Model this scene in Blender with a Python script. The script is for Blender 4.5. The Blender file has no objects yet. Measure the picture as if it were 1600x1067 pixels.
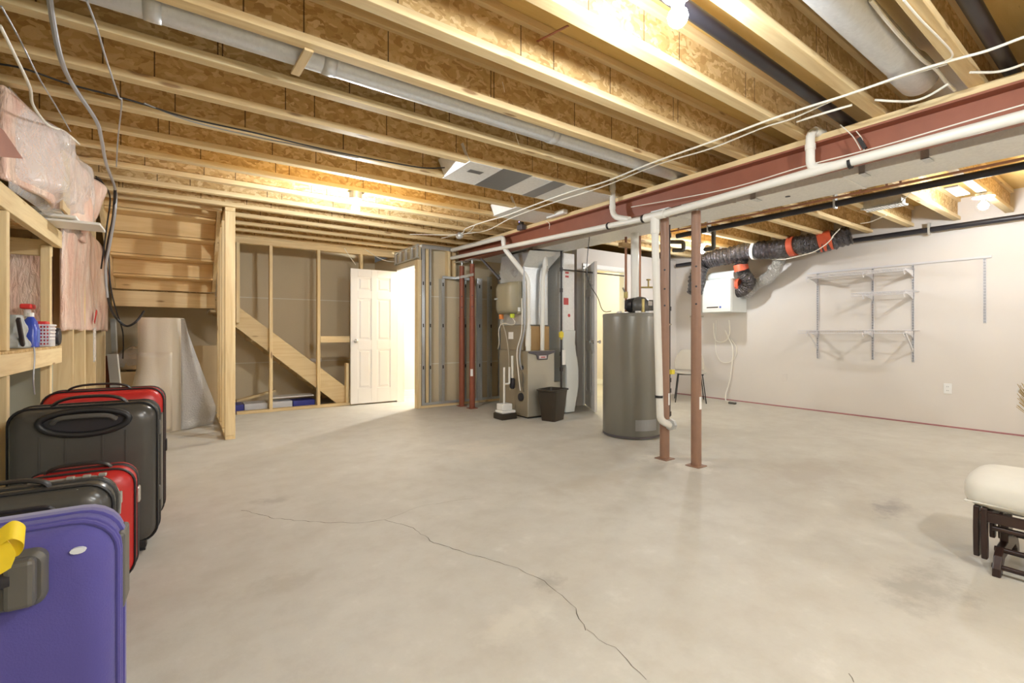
import bpy, bmesh, math, random
from mathutils import Vector, Matrix
random.seed(7)
SC = bpy.context.scene
C = SC.collection
PI = math.pi

# ------------------------------------------------------------------ camera
H = 1.07                                   # camera height
FPX = 728.0                                # focal length in pixels of a 1600 px frame
YAW = math.atan(1.4148)                    # joists run along +X, the steel beam along +Y
FW = (math.cos(YAW), math.sin(YAW)); RT = (math.sin(YAW), -math.cos(YAW))
cam_d = bpy.data.cameras.new('camera'); cam = bpy.data.objects.new('camera', cam_d); C.objects.link(cam)
cam.location = (0, 0, H)
cam.rotation_euler = (PI/2, 0, YAW - PI/2)
cam_d.sensor_width = 36; cam_d.lens = FPX/1600*36; cam_d.shift_y = -13.5/1600
cam_d.clip_start = 0.05
SC.camera = cam

# ------------------------------------------------------------------ light and exposure
SC.view_settings.view_transform = 'Standard'; SC.view_settings.look = 'None'
SC.view_settings.gamma = 1; SC.view_settings.use_curve_mapping = False
SC.view_settings.exposure = 0.72
w = bpy.data.worlds.new('world'); SC.world = w; w.use_nodes = True
w.node_tree.nodes['Background'].inputs[0].default_value = (1, .97, .9, 1)
w.node_tree.nodes['Background'].inputs[1].default_value = 0.05
try:
    SC.cycles.use_denoising = True
    SC.cycles.max_bounces = 10; SC.cycles.diffuse_bounces = 6
    SC.cycles.caustics_reflective = False; SC.cycles.caustics_refractive = False
    SC.cycles.sample_clamp_indirect = 6
except Exception: pass
BULB_E = 950.0                             # radiance of each bare bulb

# ------------------------------------------------------------------ projection helpers (a pixel seen on a known plane of the room)
def ray(px): 
    t = (px-800)/FPX
    return (FW[0]+t*RT[0], FW[1]+t*RT[1])
def AD(px, py, d):
    r = ray(px); return Vector((r[0]*d, r[1]*d, H+(520-py)/FPX*d))
def AZ(px, py, z): return AD(px, py, (z-H)*FPX/(520-py))
def AX(px, py, X): return AD(px, py, X/ray(px)[0])
def AY(px, py, Y): return AD(px, py, Y/ray(px)[1])

# ------------------------------------------------------------------ materials
def lin(c):
    return tuple(((v/255)/12.92 if v/255 <= .04045 else ((v/255+.055)/1.055)**2.4) for v in c)+(1,)
MATS = {}
def node(nt, t, **k):
    n = nt.nodes.new(t)
    for a, b in k.items(): setattr(n, a, b)
    return n
def base_mat(name, col, rough=.6, metal=0.0, spec=.5, **kw):
    m = bpy.data.materials.new(name); m.use_nodes = True
    b = m.node_tree.nodes['Principled BSDF']
    b.inputs['Base Color'].default_value = lin(col); b.inputs['Roughness'].default_value = rough
    b.inputs['Metallic'].default_value = metal; b.inputs['Specular IOR Level'].default_value = spec
    for k, v in kw.items(): b.inputs[k.replace('_', ' ')].default_value = v
    MATS[name] = m
    return m, m.node_tree, b
def mixc(nt, fac, a, b):
    n = node(nt, 'ShaderNodeMix', data_type='RGBA')
    if hasattr(fac, 'links'): nt.links.new(fac, n.inputs[0])
    else: n.inputs[0].default_value = fac
    for i, v in ((6, a), (7, b)):
        if isinstance(v, tuple): n.inputs[i].default_value = v
        else: nt.links.new(v, n.inputs[i])
    return n.outputs[2]
def math_n(nt, op, a, b=None, c=None, clamp=False):
    n = node(nt, 'ShaderNodeMath', operation=op, use_clamp=clamp)
    for i, v in enumerate((a, b, c)):
        if v is None: continue
        if hasattr(v, 'links'): nt.links.new(v, n.inputs[i])
        else: n.inputs[i].default_value = v
    return n.outputs[0]
def ramp(nt, fac, stops):
    n = node(nt, 'ShaderNodeValToRGB'); nt.links.new(fac, n.inputs[0])
    e = n.color_ramp.elements
    while len(e) < len(stops): e.new(.5)
    for i, (p, c) in enumerate(stops): e[i].position = p; e[i].color = c
    return n.outputs[0]
def coords(nt, scale=(1, 1, 1), kind='Object', rnd=0.0):
    t = node(nt, 'ShaderNodeTexCoord'); m = node(nt, 'ShaderNodeMapping')
    nt.links.new(t.outputs[kind], m.inputs[0]); m.inputs['Scale'].default_value = scale
    if rnd:
        oi = node(nt, 'ShaderNodeObjectInfo'); cb = node(nt, 'ShaderNodeCombineXYZ')
        for i in range(3): nt.links.new(math_n(nt, 'MULTIPLY', oi.outputs['Random'], rnd*(i+1)), cb.inputs[i])
        nt.links.new(cb.outputs[0], m.inputs['Location'])
    return m.outputs[0]
def noise(nt, vec, scale, detail=3, rough=.55, dist=0.0):
    n = node(nt, 'ShaderNodeTexNoise'); nt.links.new(vec, n.inputs['Vector'])
    n.inputs['Scale'].default_value = scale; n.inputs['Detail'].default_value = detail
    n.inputs['Roughness'].default_value = rough; n.inputs['Distortion'].default_value = dist
    return n.outputs['Fac']
def bump(nt, b, h, s=.2, d=.01):
    n = node(nt, 'ShaderNodeBump'); n.inputs['Strength'].default_value = s; n.inputs['Distance'].default_value = d
    nt.links.new(h, n.inputs['Height']); nt.links.new(n.outputs[0], b.inputs['Normal'])
def plain(name, col, rough=.5, metal=0.0, var=.06, scale=6.0, **kw):
    """a painted, plastic or metal surface with slight unevenness"""
    m, nt, b = base_mat(name, col, rough, metal, **kw)
    f = noise(nt, coords(nt), scale, 3)
    c = lin(col); k = 1-var*2
    nt.links.new(mixc(nt, f, (c[0]*k, c[1]*k, c[2]*k, 1), tuple(min(1, v*(1+var)) for v in c[:3])+(1,)), b.inputs['Base Color'])
    return m
def wood(name, axis, tone=(226, 195, 133), dark=(186, 146, 84)):
    m, nt, b = base_mat(name, tone, .62, spec=.3)
    sc = [14, 14, 14]; sc[axis] = .9
    v = coords(nt, tuple(sc), rnd=37.0)
    g = noise(nt, v, 1.6, 4, .6, .6)
    v2 = coords(nt, tuple(sc), rnd=37.0)
    g2 = noise(nt, v2, 9, 2, .5)
    kn = [9, 9, 9]; kn[axis] = 2.2
    vo = node(nt, 'ShaderNodeTexVoronoi'); nt.links.new(coords(nt, tuple(kn), rnd=11.0), vo.inputs['Vector']); vo.inputs['Scale'].default_value = 1.0
    knot = ramp(nt, vo.outputs['Distance'], [(0.0, (1, 1, 1, 1)), (.07, (1, 1, 1, 1)), (.13, (0, 0, 0, 1))])
    c = mixc(nt, ramp(nt, g, [(.35, (0, 0, 0, 1)), (.72, (1, 1, 1, 1))]), lin(tone), lin(dark))
    hi = tuple(min(255, x+14) for x in tone)
    c = mixc(nt, math_n(nt, 'MULTIPLY', g2, .45), c, lin(hi))
    c = mixc(nt, math_n(nt, 'MULTIPLY', knot, .75), c, lin((134, 88, 48)))
    oi = node(nt, 'ShaderNodeObjectInfo')
    c = mixc(nt, math_n(nt, 'MULTIPLY', oi.outputs['Random'], .28), c, lin(tuple(int(x*.86) for x in tone)))
    nt.links.new(c, b.inputs['Base Color']); bump(nt, b, g, .15, .004)
    return m
for i, a in enumerate('xyz'): wood('lumber_'+a, i, (234, 212, 166), (206, 174, 122))
wood('lumber_stair', 0, (232, 202, 148), (206, 168, 110))
def osb(name, seams=True):
    m, nt, b = base_mat(name, (178, 132, 72), .6, spec=.3)
    v = coords(nt, (1, 1, 1.5), rnd=23.0)
    nz = node(nt, 'ShaderNodeTexNoise'); nt.links.new(v, nz.inputs['Vector']); nz.inputs['Scale'].default_value = 9
    mx = node(nt, 'ShaderNodeMix', data_type='VECTOR'); mx.inputs[0].default_value = .16
    nt.links.new(v, mx.inputs[4]); nt.links.new(nz.outputs['Color'], mx.inputs[5])
    vo = node(nt, 'ShaderNodeTexVoronoi'); nt.links.new(mx.outputs[1], vo.inputs['Vector']); vo.inputs['Scale'].default_value = 34
    sep = node(nt, 'ShaderNodeSeparateColor'); nt.links.new(vo.outputs['Color'], sep.inputs[0])
    c = ramp(nt, sep.outputs[0], [(0, lin((172, 138, 88))), (.3, lin((194, 162, 108))), (.6, lin((208, 178, 126))), (1, lin((228, 204, 156)))])
    fl = noise(nt, v, 22, 4, .7, 1.5)
    dk = ramp(nt, fl, [(.28, (1, 1, 1, 1)), (.40, (0, 0, 0, 1))])
    c = mixc(nt, math_n(nt, 'MULTIPLY', dk, .6), c, lin((136, 94, 52)))
    big = noise(nt, v, 2.2, 2)
    c = mixc(nt, math_n(nt, 'MULTIPLY', big, .35), c, lin((196, 158, 104)))
    if seams:                                 # butt joints and printed marks in the web
        t = node(nt, 'ShaderNodeTexCoord'); s = node(nt, 'ShaderNodeSeparateXYZ'); nt.links.new(t.outputs['Object'], s.inputs[0])
        oi = node(nt, 'ShaderNodeObjectInfo')
        for per, ph in ((.61, .9), (.97, 3.7)):
            x = math_n(nt, 'ADD', s.outputs[0], math_n(nt, 'MULTIPLY', oi.outputs['Random'], ph))
            fr = math_n(nt, 'FRACT', math_n(nt, 'DIVIDE', x, per))
            ln = math_n(nt, 'MULTIPLY', math_n(nt, 'LESS_THAN', fr, .006/per), .85)
            c = mixc(nt, ln, c, lin((58, 36, 22)))
    nt.links.new(c, b.inputs['Base Color']); bump(nt, b, fl, .2, .004)
    return m
osb('osb'); osb('osb_plain', False)
def plywood():
    m, nt, b = base_mat('subfloor', (220, 192, 118), .65, spec=.25)
    g = noise(nt, coords(nt, (1.2, 9, 9)), 2.2, 4, .6, .8)
    c = mixc(nt, g, lin((206, 172, 104)), lin((228, 200, 134)))
    d = noise(nt, coords(nt, (3, 16, 16)), 3.0, 3, .7)
    c = mixc(nt, ramp(nt, d, [(.66, (0, 0, 0, 1)), (.74, (.5, .5, .5, 1))]), c, lin((126, 88, 52)))
    nt.links.new(c, b.inputs['Base Color'])
plywood()
def concrete():
    m, nt, b = base_mat('concrete', (196, 190, 174), .58, spec=.35)
    v = coords(nt)
    n1 = noise(nt, v, .9, 5, .6); n2 = noise(nt, v, 5, 6, .65); n3 = noise(nt, v, 70, 3, .6)
    c = mixc(nt, ramp(nt, n1, [(.3, (0, 0, 0, 1)), (.7, (1, 1, 1, 1))]), lin((194, 191, 182)), lin((207, 205, 197)))
    c = mixc(nt, ramp(nt, n2, [(.36, (.5, .5, .5, 1)), (.54, (0, 0, 0, 1))]), c, lin((184, 179, 169)))
    c = mixc(nt, ramp(nt, n2, [(.58, (0, 0, 0, 1)), (.72, (.5, .5, .5, 1))]), c, lin((219, 217, 210)))
    c = mixc(nt, math_n(nt, 'MULTIPLY', n3, .14), c, lin((162, 156, 147)))
    # stains with a shape of their own: (centre, radii, colour, strength)
    t = node(nt, 'ShaderNodeTexCoord')
    brk = noise(nt, v, 6, 5, .7)
    spots = [((3.55, .98), (.22, .10), (140, 136, 138), .6), ((2.55, .62), (.30, .16), (150, 146, 138), .55),
             ((1.28, 1.55), (.10, .07), (146, 142, 134), .5), ((3.36, 2.22), (.20, .20), (226, 222, 212), .7),
             ((3.32, 2.50), (.20, .17), (226, 222, 212), .7), ((2.3, 3.6), (.5, .4), (212, 206, 194), .5),
             ((3.9, 1.6), (.6, .3), (184, 176, 166), .5), ((.45, 3.3), (.12, .1), (160, 154, 146), .5), ((1.0, 1.4), (.2, .1), (222, 218, 206), .4),
             ((2.4, 2.4), (.5, .16), (180, 172, 156), .4), ((.35, 2.2), (.16, .1), (168, 162, 150), .4)]
    for (cx, cy), (rx, ry), col, st in spots:
        mp = node(nt, 'ShaderNodeMapping', vector_type='POINT'); nt.links.new(t.outputs['Object'], mp.inputs[0])
        mp.inputs['Location'].default_value = (-cx/rx, -cy/ry, 0); mp.inputs['Scale'].default_value = (1/rx, 1/ry, 0)
        ln = node(nt, 'ShaderNodeVectorMath', operation='LENGTH'); nt.links.new(mp.outputs[0], ln.inputs[0])
        f = math_n(nt, 'ADD', ln.outputs['Value'], math_n(nt, 'MULTIPLY', math_n(nt, 'SUBTRACT', brk, .5), 3.0))
        f = ramp(nt, f, [(.3, (st, st, st, 1)), (1.0, (0, 0, 0, 1))])
        c = mixc(nt, f, c, lin(col))
    nt.links.new(c, b.inputs['Base Color'])
    nt.links.new(math_n(nt, 'ADD', math_n(nt, 'MULTIPLY', n2, .25), .42), b.inputs['Roughness'])
    bump(nt, b, n3, .12, .003)
concrete()
def drywall_paper():
    m, nt, b = base_mat('drywall_paper', (200, 188, 162), .8, spec=.2)
    v = coords(nt)
    n = noise(nt, v, 1.3, 3); n2 = noise(nt, v, 60, 2)
    c = mixc(nt, n, lin((208, 192, 160)), lin((220, 205, 174))); c = mixc(nt, math_n(nt, 'MULTIPLY', n2, .15), c, lin((166, 148, 118)))
    t = node(nt, 'ShaderNodeTexCoord'); s = node(nt, 'ShaderNodeSeparateXYZ'); nt.links.new(t.outputs['Object'], s.inputs[0])
    for z in (.62, 1.60):
        ln = math_n(nt, 'LESS_THAN', math_n(nt, 'ABSOLUTE', math_n(nt, 'SUBTRACT', s.outputs[2], z)), .006)
        c = mixc(nt, math_n(nt, 'MULTIPLY', ln, .9), c, lin((230, 226, 214)))
    nt.links.new(c, b.inputs['Base Color'])
drywall_paper()
def insulation():
    m, nt, b = base_mat('pink_insulation', (236, 190, 172), .9, spec=.3)
    b.inputs['Coat Weight'].default_value = .55; b.inputs['Coat Roughness'].default_value = .16
    v = coords(nt, (4, 4, 1.5))
    n = noise(nt, v, 2.0, 5, .6, .4)
    c = ramp(nt, n, [(.28, lin((230, 184, 166))), (.5, lin((238, 206, 188))), (.66, lin((242, 220, 204))), (.8, lin((246, 232, 218)))])
    nt.links.new(c, b.inputs['Base Color'])
    f = noise(nt, coords(nt, (7, 7, 1.6)), 4.5, 4, .6, 1.4)
    bump(nt, b, f, .9, .03)
insulation()
def foil(name, col, sc, rough=.22):
    m, nt, b = base_mat(name, col, rough, .85)
    f = noise(nt, coords(nt), sc, 4, .6, 1.2); bump(nt, b, f, 1.0, .03)
    c = lin(col)
    nt.links.new(mixc(nt, f, tuple(v*.5 for v in c[:3])+(1,), c), b.inputs['Base Color'])
foil('black_foil', (112, 108, 110), 20, .16); foil('silver_foil', (240, 239, 236), 40, .3)
def galv(name, col=(196, 200, 200), rough=.34, met=.9):
    m, nt, b = base_mat(name, col, rough, met)
    vo = node(nt, 'ShaderNodeTexVoronoi'); nt.links.new(coords(nt), vo.inputs['Vector']); vo.inputs['Scale'].default_value = 70
    sep = node(nt, 'ShaderNodeSeparateColor'); nt.links.new(vo.outputs['Color'], sep.inputs[0])
    c = lin(col)
    nt.links.new(mixc(nt, sep.outputs[0], tuple(v*.92 for v in c[:3])+(1,), c), b.inputs['Base Color'])
    n = noise(nt, coords(nt), 3, 3)
    nt.links.new(math_n(nt, 'ADD', math_n(nt, 'MULTIPLY', n, .2), rough-.1), b.inputs['Roughness'])
galv('galvanized', (214, 217, 217), .36, .7); galv('duct_metal', (240, 240, 238), .5, .12); galv('round_duct_metal', (218, 220, 222), .42, .45)
plain('duct_tape', (158, 160, 162), .4, .7)
plain('drywall_white', (222, 216, 210), .82, var=.025, scale=2, spec=.25)
plain('drywall_room', (232, 226, 200), .82, var=.02, spec=.25)
plain('door_white', (240, 238, 236), .42, var=.01)
plain('foundation', (172, 172, 156), .85, var=.08)
plain('red_steel', (154, 94, 72), .5, var=.1, scale=9)
plain('post_steel', (150, 116, 96), .5, var=.1, scale=12)
plain('post_steel_red', (148, 84, 62), .5, var=.12, scale=12)
plain('pvc', (232, 230, 222), .35, var=.02)
plain('white_plastic', (240, 240, 238), .35, var=.01)
plain('abs_black', (44, 42, 48), .38, var=.15)
plain('black_iron', (62, 56, 54), .5, .2, var=.15, scale=30)
plain('copper', (170, 120, 92), .5, .25, var=.12, scale=20)
plain('wire_white', (236, 232, 220), .5, var=.02)
plain('wire_black', (34, 32, 34), .45, var=.1)
plain('wire_grey', (170, 172, 176), .4, .3)
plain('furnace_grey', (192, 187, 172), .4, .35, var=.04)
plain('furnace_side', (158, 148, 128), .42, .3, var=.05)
plain('dark_trim', (92, 86, 90), .4, var=.05)
plain('heater_grey', (134, 132, 124), .32, .25, var=.04, scale=3)
plain('humid_tan', (152, 144, 120), .45, var=.04)
plain('bin_brown', (56, 48, 38), .42, var=.08)
plain('chair_shell', (196, 190, 178), .6, var=.03)
plain('cushion', (228, 226, 218), .85, var=.04, scale=14)
plain('espresso', (52, 34, 30), .3, var=.2, scale=14)
plain('red_shell', (196, 46, 44), .34, var=.05)
plain('black_shell', (74, 72, 68), .26, var=.12, scale=4)
plain('black_rubber', (36, 35, 36), .45, var=.1)
plain('grey_plastic', (88, 86, 82), .4, var=.08)
plain('silver_line', (190, 188, 182), .3, .6)
plain('yellow_ribbon', (236, 206, 40), .5, var=.1, scale=20)
plain('red_tape', (206, 92, 62), .45, var=.1, scale=20)
plain('hrv_white', (226, 230, 228), .35, var=.02)
plain('shelf_wire', (216, 214, 216), .4, var=.02)
plain('brass', (186, 168, 110), .35, .8)
plain('chrome', (205, 205, 205), .22, .9)
plain('yellow_valve', (232, 210, 60), .45)
plain('green_dark', (58, 72, 44), .4, .1, var=.35, scale=3)
plain('dark_void', (44, 40, 34), .6, var=.2)
plain('board_brown', (188, 154, 104), .65, var=.15, scale=4)
plain('cardboard', (206, 184, 146), .8, var=.06)
plain('label_white', (240, 238, 234), .5, var=.01)
plain('label_red', (204, 84, 84), .5, var=.05)
plain('label_blue', (80, 110, 190), .45, var=.05)
plain('red_plastic', (222, 58, 58), .35, var=.03)
plain('blue_liquid', (60, 84, 190), .25, var=.1)
plain('grey_bag', (176, 180, 178), .5, var=.12, scale=14)
plain('straw', (196, 172, 124), .8, var=.15, scale=30)
plain('orange_cap', (226, 134, 60), .4); plain('green_cap', (190, 206, 60), .4)
plain('package_blue', (60, 66, 160), .4, var=.15, scale=10); plain('package_white', (214, 218, 226), .35, var=.06, scale=12)
plain('pink_line', (176, 120, 124), .7, var=.15, scale=20)
plain('crack', (112, 106, 96), .9, var=.2, scale=40)
plain('badge_light', (228, 214, 214), .3)
def purple():
    m, nt, b = base_mat('purple_fabric', (84, 74, 158), .75, spec=.3)
    n = noise(nt, coords(nt), 4, 4); f = noise(nt, coords(nt), 260, 2)
    c = mixc(nt, n, lin((66, 62, 132)), lin((86, 80, 152)))
    s = noise(nt, coords(nt), 12, 4, .7)
    c = mixc(nt, ramp(nt, s, [(.72, (0, 0, 0, 1)), (.8, (.5, .5, .5, 1))]), c, lin((140, 130, 180)))
    nt.links.new(c, b.inputs['Base Color']); bump(nt, b, f, .3, .002)
    b.inputs['Sheen Weight'].default_value = .3
purple()
def film(name, col, alpha, rough=.2, bs=30):
    m, nt, b = base_mat(name, col, rough, spec=.6)
    b.inputs['Alpha'].default_value = alpha
    f = noise(nt, coords(nt), bs, 4, .6, .8); bump(nt, b, f, .9, .03)
film('bubble_film', (226, 226, 226), .62, .22, 60); film('clear_film', (246, 242, 240), .30, .07, 9); film('clear_bottle', (226, 232, 236), .5, .1)
def bubble_roll():
    m, nt, b = base_mat('bubble_roll', (230, 222, 208), .42, spec=.5)
    vo = node(nt, 'ShaderNodeTexVoronoi'); nt.links.new(coords(nt), vo.inputs['Vector']); vo.inputs['Scale'].default_value = 60
    bump(nt, b, vo.outputs['Distance'], .15, .004)
bubble_roll()
def emit(name, col, st):
    m = bpy.data.materials.new(name); m.use_nodes = True; nt = m.node_tree
    b = nt.nodes['Principled BSDF']; b.inputs['Emission Color'].default_value = col; b.inputs['Emission Strength'].default_value = st
    b.inputs['Base Color'].default_value = (1, 1, 1, 1); MATS[name] = m
emit('bulb_glow', (.93, .97, 1, 1), BULB_E)
emit('bulb_near', (.93, .97, 1, 1), BULB_E*.62)
emit('bulb_rear', (.93, .97, 1, 1), BULB_E*1.25)
emit('bulb_closet', (1, 1, .97, 1), BULB_E*2.2)
emit('bulb_warm', (1, .93, .74, 1), BULB_E*.8)
emit('blue_led', (.25, .2, 1, 1), 12)

# ------------------------------------------------------------------ mesh building
class MB:
    def __init__(s): s.bm = bmesh.new()
    def face(s, vs):
        try: return s.bm.faces.new(vs)
        except ValueError: return None
    def quad(s, pts): s.face([s.bm.verts.new(p) for p in pts]); return s
    def box(s, a, b, M=None):
        x0, y0, z0 = (min(a[i], b[i]) for i in range(3)); x1, y1, z1 = (max(a[i], b[i]) for i in range(3))
        p = [(x0, y0, z0), (x1, y0, z0), (x1, y1, z0), (x0, y1, z0), (x0, y0, z1), (x1, y0, z1), (x1, y1, z1), (x0, y1, z1)]
        if M: p = [M @ Vector(q) for q in p]
        v = [s.bm.verts.new(q) for q in p]
        for f in ((3, 2, 1, 0), (4, 5, 6, 7), (0, 1, 5, 4), (1, 2, 6, 5), (2, 3, 7, 6), (3, 0, 4, 7)): s.face([v[i] for i in f])
        return s
    def bar(s, p0, p1, w, h, up=(0, 0, 1)):
        """a straight bar of section w x h from p0 to p1"""
        p0, p1 = Vector(p0), Vector(p1); d = (p1-p0); L = d.length; d.normalize()
        u = Vector(up)
        if abs(u.dot(d)) > .98: u = Vector((0, 1, 0))
        sd = d.cross(u).normalized(); u = sd.cross(d)
        M = Matrix((d, sd, u)).transposed().to_4x4(); M.translation = p0
        return s.box((0, -w/2, -h/2), (L, w/2, h/2), M)
    def tube(s, pts, r, n=12, caps=True, closed=False):
        pts = [Vector(p) for p in pts]; N = len(pts)
        rr = r if isinstance(r, (list, tuple)) else [r]*N
        rings = []; prev = None
        for i, p in enumerate(pts):
            a = pts[i-1] if (i > 0 or closed) else p; b = pts[(i+1) % N] if (i < N-1 or closed) else p
            t = (b-a).normalized()
            if prev is None:
                u = Vector((0, 0, 1)) if abs(t.z) < .9 else Vector((1, 0, 0))
                u = (u-t*u.dot(t)).normalized()
            else:
                u = (prev-t*prev.dot(t))
                u = u.normalized() if u.length > 1e-6 else Vector((1, 0, 0))
            prev = u; v = t.cross(u)
            rings.append([s.bm.verts.new(p+(u*math.cos(2*PI*k/n)+v*math.sin(2*PI*k/n))*rr[i]) for k in range(n)])
        for i in range(N if closed else N-1):
            A, B = rings[i], rings[(i+1) % N]
            for k in range(n): s.face([A[k], A[(k+1) % n], B[(k+1) % n], B[k]])
        if caps and not closed: s.face(rings[0][::-1]); s.face(rings[-1])
        return s
    def cyl(s, p0, p1, r, n=20): return s.tube([p0, p1], r, n)
    def lathe(s, prof, c=(0, 0, 0), n=24, axis='z'):
        """prof: (radius, height) pairs; closed with caps where radius > 0"""
        c = Vector(c); rings = []
        for r, h in prof:
            ring = []
            for k in range(n):
                a = 2*PI*k/n; x, y = r*math.cos(a), r*math.sin(a)
                q = {'z': (x, y, h), 'x': (h, x, y), 'y': (y, h, x)}[axis]
                ring.append(s.bm.verts.new(c+Vector(q)))
            rings.append(ring)
        for A, B in zip(rings, rings[1:]):
            for k in range(n): s.face([A[k], A[(k+1) % n], B[(k+1) % n], B[k]])
        s.face(rings[0][::-1]); s.face(rings[-1])
        return s
    def loft(s, loops, caps=True, M=None):
        L = [[s.bm.verts.new((M @ Vector(p)) if M else p) for p in lp] for lp in loops]; n = len(L[0])
        for A, B in zip(L, L[1:]):
            for k in range(n): s.face([A[k], A[(k+1) % n], B[(k+1) % n], B[k]])
        if caps: s.face(L[0][::-1]); s.face(L[-1])
        return s
    def prism(s, poly, vec):
        vec = Vector(vec); return s.loft([[Vector(p) for p in poly], [Vector(p)+vec for p in poly]])
    def grid(s, f, nu, nv):
        V = [[s.bm.verts.new(f(i/nu, j/nv)) for j in range(nv+1)] for i in range(nu+1)]
        for i in range(nu):
            for j in range(nv): s.face([V[i][j], V[i+1][j], V[i+1][j+1], V[i][j+1]])
        return s
    def build(s, name, mat, parent=None, origin=None, bevel=0, smooth=False, solid=0, sub=0, seg=2):
        if origin is None:
            if parent is not None: origin = ORG.get(parent, Vector((0, 0, 0)))
            else:
                xs = [v.co for v in s.bm.verts]
                origin = Vector(((min(v.x for v in xs)+max(v.x for v in xs))/2, (min(v.y for v in xs)+max(v.y for v in xs))/2, min(v.z for v in xs)))
        origin = Vector(origin)
        bmesh.ops.recalc_face_normals(s.bm, faces=s.bm.faces)
        for v in s.bm.verts: v.co -= origin
        me = bpy.data.meshes.new(name); s.bm.to_mesh(me); s.bm.free()
        me.materials.append(MATS[mat])
        if smooth:
            for p in me.polygons: p.use_smooth = True
            me.set_sharp_from_angle(angle=math.radians(42))
        o = bpy.data.objects.new(name, me); C.objects.link(o)
        if parent is not None:
            o.parent = parent; ORG[o] = origin
        else: o.location = origin; ORG[o] = origin
        if solid:
            md = o.modifiers.new('solid', 'SOLIDIFY'); md.thickness = solid; md.offset = 0
        if sub:
            md = o.modifiers.new('sub', 'SUBSURF'); md.levels = sub; md.render_levels = sub
        if bevel:
            md = o.modifiers.new('bevel', 'BEVEL'); md.width = bevel; md.segments = seg; md.limit_method = 'ANGLE'; md.angle_limit = math.radians(50)
        return o
ORG = {}
def tag(o, label, cat, group=None, kind=None):
    o['label'] = label; o['category'] = cat
    if group: o['group'] = group
    if kind: o['kind'] = kind
    return o
def thing(name, label, cat, loc, group=None):
    o = bpy.data.objects.new(name, None); C.objects.link(o); o.location = loc; o.empty_display_size = .1
    ORG[o] = Vector(loc)
    return tag(o, label, cat, group)
def struct(o): o['kind'] = 'structure'; return o
def smooth_path(pts, k=6, closed=False):
    P = [Vector(p) for p in pts]; n = len(P); out = []
    rng = range(n if closed else n-1)
    for i in rng:
        p1, p2 = P[i], P[(i+1) % n]
        p0 = P[i-1] if (i > 0 or closed) else p1; p3 = P[(i+2) % n] if (i+2 < n or closed) else p2
        for j in range(k):
            t = j/k
            out.append(.5*((2*p1)+(p2-p0)*t+(2*p0-5*p1+4*p2-p3)*t*t+(3*p1-p0-3*p2+p3)*t**3))
    if not closed: out.append(P[-1])
    return out
def fillet(pts, r=.06, k=5):
    """a polyline whose corners are rounded with radius about r: pipes and their elbows"""
    P = [Vector(p) for p in pts]; out = [P[0]]
    for a, b, c in zip(P, P[1:], P[2:]):
        u, v = (a-b), (c-b); q = min(r, u.length*.49, v.length*.49); u.normalize(); v.normalize()
        p, s = b+u*q, b+v*q
        for j in range(k+1):
            t = j/k; out.append(p*(1-t)**2+b*2*t*(1-t)+s*t*t)
    out.append(P[-1]); return out
def text_mesh(txt, size, M, name, mat, parent, ext=.0008):
    cu = bpy.data.curves.new(name, 'FONT'); cu.body = txt; cu.size = size; cu.extrude = ext; cu.align_x = 'CENTER'; cu.align_y = 'CENTER'
    tmp = bpy.data.objects.new('tmp', cu); C.objects.link(tmp); dg = bpy.context.evaluated_depsgraph_get(); dg.update()
    me = bpy.data.meshes.new_from_object(tmp.evaluated_get(dg)); bpy.data.objects.remove(tmp)
    mb = MB(); mb.bm.from_mesh(me); bmesh.ops.transform(mb.bm, matrix=M, verts=mb.bm.verts)
    return mb.build(name, mat, parent)
def frame_M(o, x, z):
    """matrix whose x axis is x, y axis is z (text up), at o"""
    x = Vector(x).normalized(); z = Vector(z).normalized(); n = x.cross(z)
    M = Matrix((x, z, n)).transposed().to_4x4(); M.translation = Vector(o); return M
def stud(p0, p1, name, label, cat='stud', group=None, mat=None, bevel=.003):
    """a piece of dimension lumber as an axis aligned box"""
    d = [abs(p1[i]-p0[i]) for i in range(3)]; ax = d.index(max(d))
    o = MB().box(p0, p1).build(name, mat or 'lumber_'+'xyz'[ax], bevel=bevel)
    return tag(o, label, cat, group)

# ================================================================== the setting
CEIL = 2.33                                # underside of the joists
SUB = 2.571
fl = struct(MB().box((-1.15, -3.5, -.1), (7.19, 8.1, 0)).build('floor', 'concrete', origin=(0, 0, 0)))
# cracks in the slab, found on the floor plane
def crack(px_pts, wd, seed):
    rnd = random.Random(seed); P = [AZ(a, b, 0) for a, b in px_pts]; Q = []
    for a, b in zip(P, P[1:]):
        n = max(2, int((b-a).length/.03)); d = (b-a).normalized(); s = Vector((-d.y, d.x, 0))
        for i in range(n): Q.append(a+(b-a)*i/n+s*rnd.uniform(-.007, .007))
    Q.append(P[-1]); mb = MB(); L = []
    for i, q in enumerate(Q):
        a, b = Q[max(0, i-1)], Q[min(len(Q)-1, i+1)]; d = (b-a).normalized(); s = Vector((-d.y, d.x, 0)); ww = wd*rnd.uniform(.35, 1.1)
        L.append((mb.bm.verts.new(q+s*ww+Vector((0, 0, .0006))), mb.bm.verts.new(q-s*ww+Vector((0, 0, .0006)))))
    for a, b in zip(L, L[1:]): mb.face([a[0], a[1], b[1], b[0]])
    mb.build('crack', 'crack', fl)
crack([(378, 797), (430, 810), (500, 816), (560, 817), (600, 812), (640, 822), (678, 848), (740, 868), (800, 884), (850, 908), (900, 950), (915, 985)], .0022, 1)
crack([(915, 985), (960, 1012), (1010, 1062)], .0012, 2)
crack([(600, 812), (660, 790), (740, 778)], .001, 4)
crack([(1325, 1052), (1334, 1066)], .0015, 5)

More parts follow.
